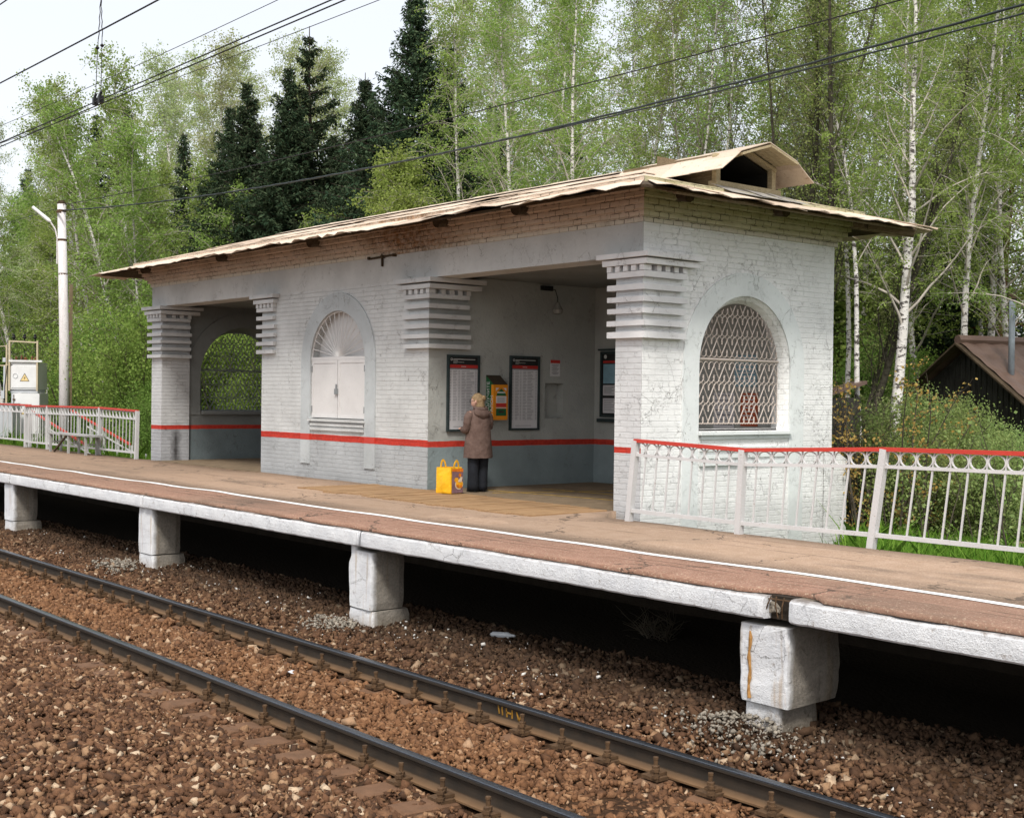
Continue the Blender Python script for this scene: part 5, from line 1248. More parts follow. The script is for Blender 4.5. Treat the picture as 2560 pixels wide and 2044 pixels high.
# hood lying on the back
m = MB(); rings = []
for k in range(9):
    f = k/8; z = 1.335-.20*f; wdt = .085+.06*math.sin(PI*min(1, f*1.15))-.05*max(0, f-.75)*4*.6; dep = .028+.062*math.sin(PI*min(1, f*.95+.1)); rings.append(ellring(z, wdt, dep, 0, .075+.045*f, 20, lambda t_, z=z: fold(t_, .05, z*30, 4)))
m.loft(rings); m.jitter(.008, 12)
m.ring((0, .055, 1.325), .098, .026, (1, 0, 0), (0, .9, -.25), 20, 7, PI*-.1, PI*1.1); local(ct, m, 'hood', M['coat'], True)
m = MB(); m.tube([(-.075, -.03, 1.33), (-.12, -.02, 1.285), (-.165, .0, 1.255)], [.02, .022, .016], 8); local(ct, m, 'collar', M['coat'], True)
# trousers and shoes
for s in (-1, 1):
    m = MB(); sx = s*.088
    m.loft([ellring(z, a, b, sx*(1+ .0), cy, 18, lambda t_, z=z: fold(t_, .03, z*9+s, 3)) for z, a, b, cy in ((.025, .088, .105, -.005 if s > 0 else -.025), (.10, .086, .098, -.002 if s > 0 else -.02), (.3, .083, .088, 0), (.5, .092, .10, 0), (.66, .105, .12, 0))])
    m.jitter(.007, 11); local(W, m, 'trousers', M['trousers'], True)
    m = MB(); yo = 0 if s > 0 else -.02
    m.loft([[(sx+.043*math.cos(a)*w_, yo+.03+y+ .0, max(.0, h_*math.sin(a))) for a in [PI*q/9 for q in range(10)]] for y, w_, h_ in ((.055, .55, .04), (.03, .8, .065), (-.02, .85, .07), (-.08, 1.0, .062), (-.14, 1.0, .045), (-.185, .6, .028))]); local(W, m, 'shoe', M['shoe'], True)
# shopping bag
B = thing('shopping_bag', 'yellow shopping bag printed with orange fruit standing on the boards behind the woman', 'bag', (-15.93, 11.93, .022), math.radians(8))
m = MB(); a, b, hB = .16, .125, .40
def bagring(z, k, bulge=0.): 
    c = [(-a, -b), (0, -b-bulge), (a, -b), (a+bulge, 0), (a, b), (0, b+bulge), (-a, b), (-a-bulge*.3, 0)]
    return [(x*k, y*k, z) for x, y in c]
m.loft([bagring(0, .97), bagring(.02, 1.0, .006), bagring(.15, 1.0, .02), bagring(.28, .99, .012), bagring(.36, .97, -.004), bagring(hB, .96, -.012)], False)
m.add(bagring(.003, .96), [tuple(range(8))]); m.add(bagring(.33, .95, -.01), [tuple(range(8))]); m.jitter(.006, 9); bb = local(B, m, 'bag_body', M['bag_yellow'])
PD = a+.021
def face(pts, mat, nm, d):
    m = MB(); m.add([(PD+d, y, z) for y, z in pts], [tuple(range(len(pts)))]); return local(bb, m, nm, M[mat])
face([(-b+.0, .012), (b-.004, .012), (b-.006, .385), (-b+.004, .385)], 'bag_purple', 'printed_panel', .002)
disc = lambda cy, cz_, ry, rz_, n_=16, a0=0, a1=2*PI: [(cy+ry*math.cos(a0+(a1-a0)*q/n_), cz_+rz_*math.sin(a0+(a1-a0)*q/n_)) for q in range(n_+(a1-a0 < 6))]
face([(-b+.004, .345), (b-.006, .33), (b-.006, .384), (-b+.004, .384)], 'bag_orange', 'printed_band', .004)
face(disc(.03, .14, .088, .075), 'bag_cream', 'printed_bowl', .005); face(disc(.035, .145, .078, .064), 'bag_fruit', 'printed_fruit', .007); face(disc(-.03, .215, .045, .036), 'bag_fruit', 'printed_fruit', .008)
face(disc(.045, .285, .03, .03), 'bag_orange', 'printed_fruit', .008); face([(.0, .185), (.075, .175), (.10, .25), (.06, .262)], 'bag_cream', 'printed_spray', .010); face(disc(.0, .12, .03, .022), 'bag_orange', 'printed_fruit', .011); face(disc(.07, .11, .028, .024), 'bag_orange', 'printed_fruit', .011)
for x in (-.13, .15):
    m = MB(); pts = [(x, -.055, hB-.07)]+[(x-.01*math.sin(PI*q/10)*(1 if x < 0 else -1), -.055+.11*q/10, hB-.01+.115*math.sin(PI*q/10)**.7) for q in range(11)]+[(x, .055, hB-.07)]
    for p, q in zip(pts, pts[1:]): m.bar(p, q, .028, .006, (1, 0, 0)) 
    local(B, m, 'handle', M['bag_yellow'])

for i, (x, y, L_, a_, lb) in enumerate(((-9.6, 16.6, 2.2, .5, 'pale fallen branch lying in the grass behind the leaning railing post'), (-9.0, 17.3, 1.8, .9, 'thin fallen branch propped in the thicket behind the white railing'))):
    m = MB(); d = Vector((math.cos(a_), math.sin(a_), .12)); m.tube([(0, 0, .06), d*L_*.4+Vector((0, 0, .1)), d*L_+Vector((0, .05, .12))], [.045, .035, .015], 6); m.tube([d*L_*.5, d*L_*.5+Vector((.3, -.1, .25))], [.02, .008], 5)
    o = m.build('fallen_branch', M['old_wood'], None, True); o.location = (x, y, gz(y)); tag(o, lb, 'fallen branch')
# ================================================================== trees
def leaves_mesh(name, P, S, mat, seed, stretch=1.0, hang=0., up=0., wid=.5):
    """many small leaf faces: P points, S sizes"""
    rng = np.random.default_rng(seed); N = len(P); P = np.asarray(P, dtype=float); S = np.asarray(S, dtype=float)
    a = rng.normal(size=(N, 3)); a[:, 2] = a[:, 2]*(1-hang)-hang*1.2+up; a /= np.linalg.norm(a, axis=1)[:, None]
    b = rng.normal(size=(N, 3)); b -= a*np.sum(a*b, 1)[:, None]; b /= np.linalg.norm(b, axis=1)[:, None]
    L = (S*stretch)[:, None]*a; Wd = (S*wid)[:, None]*b
    v = np.stack([P, P+L*.45+Wd, P+L, P+L*.5-Wd], 1).reshape(-1, 3); f = np.arange(4*N).reshape(N, 4)
    return np_mesh(name, v, f, mat)
def branch_tube(V, F, pts, r0_, r1_, n):
    base = len(V); k = len(pts)
    for i, p in enumerate(pts):
        d = (pts[min(i+1, k-1)]-pts[max(i-1, 0)]); d = d/(np.linalg.norm(d)+1e-9)
        e = np.array((1., 0, 0)) if abs(d[0]) < .8 else np.array((0, 1., 0)); e = e-d*d.dot(e); e /= np.linalg.norm(e); g = np.cross(d, e); r = r0_+(r1_-r0_)*i/(k-1)
        for q in range(n): a = 2*PI*q/n; V.append(p+(e*math.cos(a)+g*math.sin(a))*r)
    for i in range(k-1):
        for q in range(n): q2 = (q+1) % n; F.append((base+i*n+q, base+i*n+q2, base+(i+1)*n+q2, base+(i+1)*n+q))
def limb(rng, p, d, L, k, wob, lift, drop):
    pts = [np.array(p, float)]; d = np.array(d, float); d /= np.linalg.norm(d)
    for i in range(k):
        t = i/k; d = d+rng.normal(0, wob, 3)+np.array((0, 0, lift*(1-t)-drop*t)); d /= np.linalg.norm(d); pts.append(pts[-1]+d*L/k)
    return pts
def broadleaf(name, seed, h, r, limb0=.3, nl=30, reach=.30, elev=(35, 62), leaf=.07, dens=22, stems=1, lean=.05, droop=.25, bark_='birch_bark', leafm='birch_leaf', sub=7, spread=.1, limbm='birch_twig', topfill=1.0):
    rng = np.random.default_rng(seed); TV, TF, BV, BF, P, S = [], [], [], [], [], []
    for s in range(stems):
        az = rng.uniform(0, 2*PI); ln = lean if stems == 1 else lean+rng.uniform(.08, .30)
        hh = h*(1 if s == 0 else rng.uniform(.7, .98)); rr = r*(1 if s == 0 else rng.uniform(.55, .85))
        d0 = np.array((math.cos(az)*ln, math.sin(az)*ln, 1.)); tr = limb(rng, (math.cos(az)*.12*(stems > 1), math.sin(az)*.12*(stems > 1), -.3), d0, hh+.3, 16, .035, .02 if stems == 1 else .03, 0)
        branch_tube(TV, TF, tr, rr, rr*.12, 8)
        for i in range(nl if stems == 1 else int(nl*.62)):
            t = limb0+(1-limb0)*((i+rng.uniform(0, 1))/(nl if stems == 1 else nl*.62)); t = min(t, .985)
            x = t*16; j = int(x); p = tr[j]*(1-(x-j))+tr[min(j+1, 16)]*(x-j)
            az2 = i*2.4+rng.uniform(-.5, .5); el = math.radians(rng.uniform(*elev)); Ll = hh*reach*(1.05-t)**.75*rng.uniform(.65, 1.15)+.35
            lp = limb(rng, p, (math.cos(az2)*math.cos(el), math.sin(az2)*math.cos(el), math.sin(el)), Ll, 7, .10, .10, droop)
            rl = max(.010, rr*.34*(1.1-t)); branch_tube(BV, BF, lp, rl, .005, 4)
            for q in range(sub):
                u = rng.uniform(.22, 1.); xx = u*7; jj = min(6, int(xx)); bp = lp[jj]*(1-(xx-jj))+lp[jj+1]*(xx-jj)
                az3 = rng.uniform(0, 2*PI); e3 = math.radians(rng.uniform(-25, 55)); Ls = rng.uniform(.45, 1.15)*(.5+.17*Ll)
                sp = limb(rng, bp, (math.cos(az3)*math.cos(e3), math.sin(az3)*math.cos(e3), math.sin(e3)), Ls, 4, .16, .05, droop*1.6)
                branch_tube(BV, BF, sp, .007, .003, 3)
                k = rng.poisson(dens*(.5+Ls)*rng.choice((.35, 1, 1.3)))
                if k:
                    uu = rng.uniform(.1, 1.08, k)*4; ji = np.minimum(3, uu.astype(int)); sa = np.array(sp)
                    c = sa[ji]*(1-(uu-ji))[:, None]+sa[ji+1]*(uu-ji)[:, None]
                    P.append(c+rng.normal(0, spread, (k, 3))); S.append(leaf*rng.uniform(.6, 1.25, k))
    P = np.concatenate(P); S = np.concatenate(S)
    o = thing(name, 'x', 'tree')
    def add(nm, me): q = bpy.data.objects.new(nm, me); COL.objects.link(q); q.parent = o; return q
    tm = np_mesh('trunk', np.array(TV), np.array(TF), M[bark_], True); add('trunk', tm)
    add('limb_framework', np_mesh('limb_framework', np.array(BV), np.array(BF), M[limbm]))
    add('crown', leaves_mesh('crown', P, S, M[leafm], seed, 1.25, .15)); return o
def spruce(name, seed, h, rad, bare=.06, per=7, step=.34, dens=30, tuft=.20, power=.9, needle='spruce_needle', droop0=-.15):
    rng = np.random.default_rng(seed); TV, TF, BV, BF, P, S = [], [], [], [], [], []
    tr = limb(rng, (0, 0, -.3), (0, 0, 1), h+.3, 14, .008, 0, 0); branch_tube(TV, TF, tr, .012*h+.05, .012, 7)
    z = bare*h
    while z < h*.985:
        t = z/h; Lb = rad*(1-t)**power*1.0+.12
        for b in range(per):
            az = rng.uniform(0, 2*PI); L = Lb*rng.uniform(.62, 1.12); x = min(13.99, (z+.3)/(h+.3)*14); j = int(x); p = tr[j]*(1-(x-j))+tr[j+1]*(x-j)
            pts = limb(rng, p, (math.cos(az), math.sin(az), droop0+.75*t**2+rng.uniform(-.1, .1)), L, 6, .03, -.10*(1-t), -.14)
            branch_tube(BV, BF, pts, .018+.006*L, .006, 3)
            n = max(4, int(L*dens*rng.uniform(.75, 1.2))); u = rng.uniform(.12, 1.03, n)*6; ji = np.minimum(5, u.astype(int)); pa = np.array(pts)
            c = pa[ji]*(1-(u-ji))[:, None]+pa[ji+1]*(u-ji)[:, None]
            side = np.array((-math.sin(az), math.cos(az), 0)); w = (.05+.22*L*(1-u/7.))*.5
            c = c+side*(rng.normal(0, 1, n)*w)[:, None]; c[:, 2] -= np.abs(rng.normal(0, .07+.03*L, n))
            P.append(c); S.append(tuft*rng.uniform(.6, 1.25, n)*(.55+.45*(1-t)))
        z += step*(1-.45*t)*rng.uniform(.8, 1.2)
    P = np.concatenate(P); S = np.concatenate(S); o = thing(name, 'x', 'tree')
    def add(nm, me): q = bpy.data.objects.new(nm, me); COL.objects.link(q); q.parent = o
    add('trunk', np_mesh('trunk', np.array(TV), np.array(TF), M['spruce_bark'], True)); add('limb_framework', np_mesh('limb_framework', np.array(BV), np.array(BF), M['spruce_bark']))
    add('crown', leaves_mesh('crown', P, S, M[needle], seed, 1.6, .5, 0, .27)); return o
def pine(name, seed, h, r):
    rng = np.random.default_rng(seed); TV, TF, BV, BF, P, S = [], [], [], [], [], []
    tr = limb(rng, (0, 0, -.3), (0, 0, 1), h+.3, 14, .02, 0, 0); branch_tube(TV, TF, tr, r, r*.25, 8)
    for i in range(46):
        t = .30+.69*(i/46)**.9; x = t*14; j = min(13, int(x)); p = tr[j]*(1-(x-j))+tr[j+1]*(x-j); az = i*2.4; L = (1.1-t)*h*.24*rng.uniform(.6, 1.1)+.3
        lp = limb(rng, p, (math.cos(az), math.sin(az), rng.uniform(-.05, .45)), L, 6, .12, .02, 0); branch_tube(BV, BF, lp, .035*(1.2-t), .008, 4)
        for q in range(7):
            u = rng.uniform(.45, 1.05); xx = min(5.99, u*6); jj = int(xx); c = lp[jj]*(1-(xx-jj))+lp[jj+1]*(xx-jj)+rng.normal(0, .22, 3)
            k = 34; P.append(c+rng.normal(0, .15, (k, 3))); S.append(rng.uniform(.05, .11, k))
    o = thing(name, 'x', 'tree')
    def add(nm, me): q = bpy.data.objects.new(nm, me); COL.objects.link(q); q.parent = o
    add('trunk', np_mesh('trunk', np.array(TV), np.array(TF), M['pine_bark'], True)); add('limb_framework', np_mesh('limb_framework', np.array(BV), np.array(BF), M['pine_bark']))
    add('crown', leaves_mesh('crown', np.concatenate(P), np.concatenate(S), M['pine_needle'], seed, 1.7, 0, 0, .25)); return o
def shrub(name, seed, h, w, n_st=16, leaf=.075, dens=60, leafm='bush_leaf', flat=.0, spread=.15, cat='shrub'):
    rng = np.random.default_rng(seed); BV, BF, P, S = [], [], [], []
    for i in range(n_st):
        a = rng.uniform(0, 2*PI); d = rng.uniform(0, .3)*w; el = rng.uniform(.06, .5)
        hh = h*rng.uniform(.6, 1.05)*(1-.25*el); st = limb(rng, (math.cos(a)*d, math.sin(a)*d, -.15), (math.cos(a)*el*w/h*1.3, math.sin(a)*el*w/h*1.3, 1), hh, 8, .06, .0, .03)
        branch_tube(BV, BF, st, .022, .005, 4)
        for q in range(13):
            u = rng.uniform(.12, 1.)*8; j = min(7, int(u)); p = st[j]*(1-(u-j))+st[j+1]*(u-j); az = rng.uniform(0, 2*PI)
            sp = limb(rng, p, (math.cos(az), math.sin(az), rng.uniform(.1, 1.)), rng.uniform(.3, .8)*(.35+.12*h), 4, .12, .06, .08); branch_tube(BV, BF, sp, .006, .0025, 3)
            k = rng.poisson(dens*.45*rng.choice((.4, 1., 1.5)))
            if k:
                uu = rng.uniform(.1, 1.05, k)*4; ji = np.minimum(3, uu.astype(int)); sa = np.array(sp)
                P.append(sa[ji]*(1-(uu-ji))[:, None]+sa[ji+1]*(uu-ji)[:, None]+rng.normal(0, spread, (k, 3))); S.append(leaf*rng.uniform(.6, 1.25, k))
    o = thing(name, 'x', cat)
    def add(nm, me): q = bpy.data.objects.new(nm, me); COL.objects.link(q); q.parent = o
    add('stems', np_mesh('stems', np.array(BV), np.array(BF), M['twig'])); add('foliage', leaves_mesh('foliage', np.concatenate(P), np.concatenate(S), M[leafm], seed, 1.3, 0., .15)); return o

M['twig_grey'] = simple('grey_limb', (.24, .21, .17), .85, .3, 4)
KINDS = {}
def proto(key, maker, h): KINDS[key] = [maker, h, None]
proto('birch_a', lambda: broadleaf('birch_tree', 1, 15, .13, .30, 42, .26, leaf=.05, dens=34, sub=13, spread=.075), 15)
proto('birch_b', lambda: broadleaf('birch_tree', 2, 15, .12, .34, 40, .24, (42, 68), leaf=.05, dens=34, sub=13, spread=.075, droop=.35), 15)
proto('birch_c', lambda: broadleaf('birch_tree', 3, 15, .12, .26, 42, .28, (30, 60), leaf=.05, dens=34, sub=13, spread=.075, droop=.3), 15)
proto('birch_pale', lambda: broadleaf('birch_tree', 4, 14, .11, .25, 40, .26, leaf=.055, dens=34, sub=14, spread=.085, leafm='birch_leaf_pale', droop=.35), 14)
proto('birch_multi', lambda: broadleaf('birch_tree', 5, 11, .12, .22, 44, .26, (38, 66), leaf=.055, dens=34, sub=14, spread=.085, stems=4, lean=.06), 11)
proto('birch_multi_b', lambda: broadleaf('birch_tree', 6, 11, .11, .25, 42, .25, (40, 70), leaf=.055, dens=34, sub=14, spread=.085, stems=3, lean=.09), 11)
proto('birch_big', lambda: broadleaf('birch_tree', 17, 17, .175, .30, 36, .27, (32, 60), leaf=.05, dens=32, sub=13, spread=.075, lean=.015), 17)
proto('birch_slim', lambda: broadleaf('birch_tree', 8, 15, .088, .45, 30, .18, (40, 70), leaf=.05, dens=32, sub=13, spread=.075, lean=.02), 15)
proto('willow', lambda: broadleaf('bare_aspen_tree', 9, 14, .15, .30, 52, .22, (55, 78), leaf=.05, dens=12, stems=5, lean=.04, droop=.02, bark_='dark_bark', leafm='sparse_leaf', limbm='dark_bark', sub=9), 14)
proto('sparse', lambda: broadleaf('birch_tree', 10, 15, .08, .30, 44, .22, (48, 74), leaf=.045, dens=15, stems=1, droop=.08, leafm='birch_leaf', sub=14, spread=.07, limbm='twig_grey'), 15)
proto('leafy', lambda: broadleaf('young_birch_tree', 11, 7.5, .055, .22, 36, .28, (25, 60), leaf=.055, dens=60, lean=.18, leafm='birch_leaf', sub=12, spread=.09), 7.5)
proto('spruce_dense', lambda: spruce('spruce_tree', 1, 14, 4.9, .05, 9, .30, 115, .14, .98), 14)
proto('spruce_b', lambda: spruce('spruce_tree', 2, 13, 3.6, .05, 8, .32, 115, .14, .95), 13)
proto('spruce_sparse', lambda: spruce('spruce_tree', 3, 13, 3.9, .05, 6, .66, 120, .15, .95, droop0=-.08), 13)
proto('spruce_slim', lambda: spruce('spruce_tree', 4, 12, 2.0, .08, 6, .36, 110, .14, .8), 12)
proto('pine_a', lambda: pine('pine_tree', 1, 15, .14), 15)
proto('bush_a', lambda: shrub('shrub', 1, 3.6, 2.6, 22, .05, 170), 3.6)
proto('bush_b', lambda: shrub('shrub', 2, 4.4, 2.8, 24, .05, 165), 4.4)
proto('thicket_a', lambda: shrub('shrub', 3, 3.2, 2.4, 22, .046, 130, 'thicket_leaf'), 3.2)
proto('thicket_b', lambda: shrub('shrub', 4, 3.8, 2.2, 20, .046, 130, 'thicket_leaf'), 3.8)
proto('bronze', lambda: shrub('bronze_leaved_shrub', 5, 3.4, 2.0, 9, .045, 30, 'orange_leaf', spread=.05), 3.4)
proto('twiggy', lambda: shrub('bare_shrub', 6, 3.0, 2.0, 26, .05, 7, 'sparse_leaf'), 3.0)
proto('sapling', lambda: shrub('sapling', 7, 3.4, .7, 3, .06, 24, 'thicket_leaf', cat='sapling'), 3.4)
rt = random.Random(5)
def plant(key, px, Y, top, label, group=None, gz_=None, rz=None):
    gz_ = gz(Y)-.03
    mk, h, o = KINDS[key]; x, y, _ = spot(px, Y); H_ = hgt(px, top, Y)-gz_; sc = H_/h; rz = rt.uniform(0, 6.28) if rz is None else rz
    if o is None:
        o = mk(); KINDS[key][2] = o; o.location = (x, y, gz_); o.rotation_euler = (0, 0, rz); o.scale = (sc,)*3; o['label'] = label
        if group: o['group'] = group
        return o
    q = dup(o, (x, y, gz_), rz, sc, label)
    if group: q['group'] = group
    elif 'group' in q: del q['group']
    return q
GW = 'birches of the wood behind the shelter'
# spruces
plant('spruce_dense', 1012, 21, -25, 'tallest dense dark spruce, its tip cut off by the top of the picture')
plant('spruce_sparse', 795, 22, 68, 'spruce with open tiered branches and a clear pointed tip against the sky')
plant('spruce_b', 685, 20.5, 160, 'brownish dark spruce next to the open tiered spruce')
plant('spruce_b', 600, 20.5, 195, 'dark spruce with a blunt top at the birch edge of the spruce group')
plant('spruce_b', 540, 21, 262, 'slim dark spruce half hidden by the many-stemmed birch')
plant('spruce_dense', 895, 21.5, 180, 'broad dark spruce between the tiered spruce and the tallest spruce')
plant('spruce_dense', 735, 22, 250, 'dark spruce filling the gap below the tiered spruce')
plant('spruce_b', 1120, 22.5, 120, 'dark spruce behind the leaning birch limbs beside the tallest spruce')
plant('spruce_slim', 255, 25, 285, 'small dark spruce standing among the far birches')
plant('spruce_slim', 315, 26, 262, 'dark spruce crown peeping out behind the many-stemmed birch')
plant('spruce_b', 1210, 24, 250, 'shaded spruce behind the white birch trunk above the shelter roof')
plant('spruce_slim', 1420, 25, 330, 'low dark spruce above the middle of the shelter roof')
plant('spruce_slim', 2060, 30, 380, 'small spruce deep in the wood by the dormer vent')
plant('spruce_b', 2440, 31, 330, 'dark spruce behind the shed ridge')
plant('spruce_slim', 2330, 29, 420, 'dim spruce between the big birch and the shed')
plant('spruce_b', 60, 27, 420, 'shaded spruce behind the far birches at the end of the platform')
plant('spruce_b', 640, 22, 320, 'shaded spruce low between the two brownish spruces')
plant('spruce_dense', 845, 23, 330, 'shaded spruce low behind the young leafy birch')
plant('spruce_b', 965, 22.5, 260, 'spruce tucked close in front of the tallest spruce')
plant('spruce_b', 1068, 23, 250, 'spruce tucked close behind the tallest spruce beside the leaning birch')
plant('spruce_slim', 470, 23, 330, 'dark slim spruce inside the many-stemmed birches')
# birches
for px, Y, top, key in ((45, 23, 290, 'birch_multi_b'), (120, 24, 290, 'birch_b'), (205, 23, 275, 'birch_multi'), (-20, 24, 330, 'birch_a'), (90, 22, 400, 'birch_multi_b'), (160, 23, 262, 'birch_pale')):
    plant(key, px, Y, top, 'airy pale green birch of the clump beyond the lamp pole', 'birches beyond the lamp pole')
plant('birch_multi', 395, 18.5, 215, 'yellowish many-stemmed birch spreading fan-like beside the lamp pole')
plant('birch_multi_b', 450, 20.5, 185, 'yellowish many-stemmed birch between the fan-like birch and the spruces')
plant('birch_multi_b', 320, 19.0, 255, 'slender many-stemmed birch right behind the lamp pole')
for px, Y, top in ((440, 29, 150), (505, 31, 145), (570, 30, 140), (640, 32, 132), (715, 31, 150), (380, 30, 185), (770, 34, 140), (860, 33, 140), (250, 30, 250)):
    plant('birch_pale', px, Y, top, 'distant pale birch crown rising behind the spruces', 'distant pale birch crowns')
plant('leafy', 865, 18.4, 415, 'young leafy birch with a thin pale leaning trunk before the dark spruces')
plant('leafy', 965, 18.6, 510, 'low young leafy tree just above the shelter roof before the tallest spruce')
plant('leafy', 770, 19.2, 520, 'low leafy sapling crown above the shelter roof beside the spruces')
plant('birch_a', 1296, 19.5, -30, 'white trunked birch standing alone above the middle of the shelter roof')
plant('birch_c', 1180, 20.5, 5, 'birch with pale leaning limbs reaching towards the tallest spruce')
plant('birch_b', 1345, 21, -60, 'birch with twin pale stems just beyond the lone white trunk')
plant('birch_c', 1470, 19.5, -120, 'birch with a crooked pale trunk over the shelter roof')
for i, (px, Y, top, key) in enumerate(((1240, 24, -60, 'birch_pale'), (1400, 24, -90, 'birch_a'), (1530, 22, -90, 'birch_b'), (1600, 25, -80, 'sparse'), (1660, 21, -110, 'sparse'), (1720, 24, -100, 'sparse'), (1780, 22, -130, 'sparse'), (1560, 28, -60, 'birch_pale'), (1850, 25, -120, 'birch_a'), (1930, 23, -140, 'sparse'), (1990, 27, -120, 'birch_b'),
                               (2050, 25, -150, 'birch_slim'), (2140, 28, -120, 'birch_a'), (2300, 27, -160, 'birch_c'), (2390, 25, -170, 'birch_b'), (2460, 28, -150, 'birch_a'), (2540, 27, -120, 'birch_c'), (2640, 24, -160, 'birch_a'), (1120, 27, -10, 'birch_pale'), (2220, 31, -80, 'birch_pale'), (1320, 29, -20, 'birch_pale'), (1480, 31, -20, 'birch_pale'), (1700, 30, -40, 'sparse'))):
    plant(key, px, Y, top, 'tall spring birch among the dense birches rising behind the shelter roof', GW)
plant('willow', 2085, 20.5, -90, 'dark many-stemmed bare aspen spreading up behind the dormer vent')
plant('willow', 1930, 23, -60, 'thinner dark bare aspen behind the ridge of the shelter roof')
plant('birch_big', 2243, 20.5, -330, 'biggest birch, its thick white trunk speckled with black')
plant('birch_slim', 2178, 20, -160, 'white birch with a slightly bent trunk next to the biggest birch', rz=.5)
plant('birch_slim', 2118, 21.5, -140, 'slim white birch trunk close to the shelter corner', rz=2.)
for px, Y, top in ((2335, 30, -100), (2402, 33, -110), (2438, 30, -120)):
    plant('birch_slim', px, Y, top, 'thin white birch trunk in the shade between the biggest birch and the shed', 'thin birches near the shed')
plant('pine_a', 2528, 32, -180, 'reddish trunked pine standing behind the shed flue')
plant('pine_a', 2610, 30, -160, 'dark pine at the edge of view beyond the shed')
plant('pine_a', 2480, 30, -60, 'slender dark pine between the thin birches and the reddish pine')
# shrubs behind the platform end
for i, (px, Y, top, key) in enumerate(((348, 16.0, 800, 'bush_b'), (362, 15.4, 770, 'bush_a'), (385, 15.6, 735, 'bush_b'), (335, 17.6, 760, 'bush_a'), (350, 18.2, 720, 'bush_b'), (400, 17.4, 690, 'bush_a'), (345, 14.9, 930, 'bush_a'), (372, 14.7, 930, 'bush_b'), (265, 20.5, 770, 'bush_b'), (215, 22, 760, 'bush_a'), (160, 24, 770, 'bush_b'), (110, 25, 760, 'bush_a'), (60, 27, 790, 'bush_b'), (0, 27, 800, 'bush_a'), (-60, 26, 790, 'bush_b'), (240, 19.0, 900, 'bush_a'), (190, 22, 880, 'bush_b'))):
    plant(key, px, Y, top, 'bright green bush of the thicket behind the grey railing and lamp pole', 'bushes behind the grey railing')
for px, Y, top, key in ((510, 17.4, 800, 'bush_b'), (560, 18.2, 770, 'bush_a'), (610, 17.6, 790, 'bush_b'), (660, 18.2, 780, 'bush_a'), (470, 18, 760, 'bush_a'), (540, 17.0, 930, 'bush_a'), (620, 17.0, 930, 'bush_b')):
    plant(key, px, Y, top, 'bush seen through the arched window of the dark far alcove', 'bushes seen through the far alcove window')
# thicket beyond the near railing
for px, Y, top, key in ((2300, 19.5, 960, 'thicket_a'), (2345, 19.0, 975, 'thicket_b'), (2395, 19.4, 985, 'thicket_b'), (2460, 19.0, 1030, 'thicket_a'), (2525, 18.6, 1060, 'thicket_b'), (2590, 18.8, 1050, 'thicket_a'), (2300, 21.5, 950, 'thicket_b'), (2275, 22, 960, 'thicket_a'), (2420, 17.9, 1050, 'thicket_a'), (2500, 17.6, 1070, 'thicket_b'), (2350, 18.0, 1060, 'thicket_b'), (2255, 19.2, 1100, 'thicket_a'), (2200, 21, 1040, 'thicket_b'), (2150, 19.5, 1060, 'thicket_a'), (2575, 17.4, 1080, 'thicket_a'), (2290, 18.6, 1100, 'thicket_b'), (2240, 27, 850, 'bush_b'), (2170, 26, 800, 'bush_a'), (2310, 30, 800, 'bush_b'), (2120, 25, 800, 'bush_a')):
    plant(key, px, Y, top, 'fine leaved green bush of the thicket in front of the shed', 'thicket bushes in front of the shed')
plant('bronze', 2235, 17.2, 850, 'bronze leaved shrub spreading in front of the biggest birch')
plant('twiggy', 2160, 18.6, 930, 'brown leafless shrub against the rear corner of the shelter'); plant('twiggy', 2185, 19.4, 960, 'bare brown shrub in front of the small hut')
for px, Y, top in ((2247, 15.4, 1010), (2345, 15.2, 980), (2470, 15.0, 1000), (2555, 15.0, 900)):
    plant('sapling', px, Y, top, 'thin upright sapling just behind the white railing', 'saplings behind the white railing')
# grass (nobody could count the blades)
def grass(name, region, N, seed, h=.16, keep=None):
    rng = np.random.default_rng(seed); p = region(rng, N); z = np.array([g2(x, y)+.03*noise.noise((x*.7, y*.7, 0)) for x, y in p])
    dn = np.array([noise.noise((x*.9, y*.9, 2)) for x, y in p]); k = dn > rng.uniform(-.75, .25, N); p, z, dn = p[k], z[k], dn[k]; N = len(p)
    a = rng.uniform(0, 2*PI, N); hh = h*np.exp(rng.normal(-.2, .5, N))*(1+.9*dn); w = rng.uniform(.006, .014, N); ln = rng.uniform(.1, .9, N)*hh; b = rng.uniform(0, 2*PI, N)
    A = np.stack([p[:, 0], p[:, 1], z], 1); dx = np.stack([np.cos(a)*w, np.sin(a)*w, 0*a], 1); md = np.stack([np.cos(b)*ln*.35, np.sin(b)*ln*.35, hh*.6], 1); tp = np.stack([np.cos(b)*ln, np.sin(b)*ln, hh], 1)
    v = np.stack([A-dx, A+dx, A+md+dx*.7, A+tp, A+md-dx*.7], 1).reshape(-1, 3)
    o = bpy.data.objects.new(name, np_mesh(name, v, np.arange(5*N).reshape(N, 5), M['grass'])); COL.objects.link(o); return kind(o, 'stuff')
grass('grass', track_region(-11.9, -4.5, 11.42, 17.8), 190000, 3, .10)
grass('grass', track_region(-60, -27.6, 12.3, 17), 110000, 4, .24)
o = shrub('weeds', 31, .35, .5, 12, .03, 30, 'grass'); 
bpy.data.objects.remove(o.children[0]); wk = o.children[0]; wk.parent = None; wk.name = 'weeds'; bpy.data.objects.remove(o); wk.location = (-9.9, 10.3, -1.08); kind(wk, 'stuff')
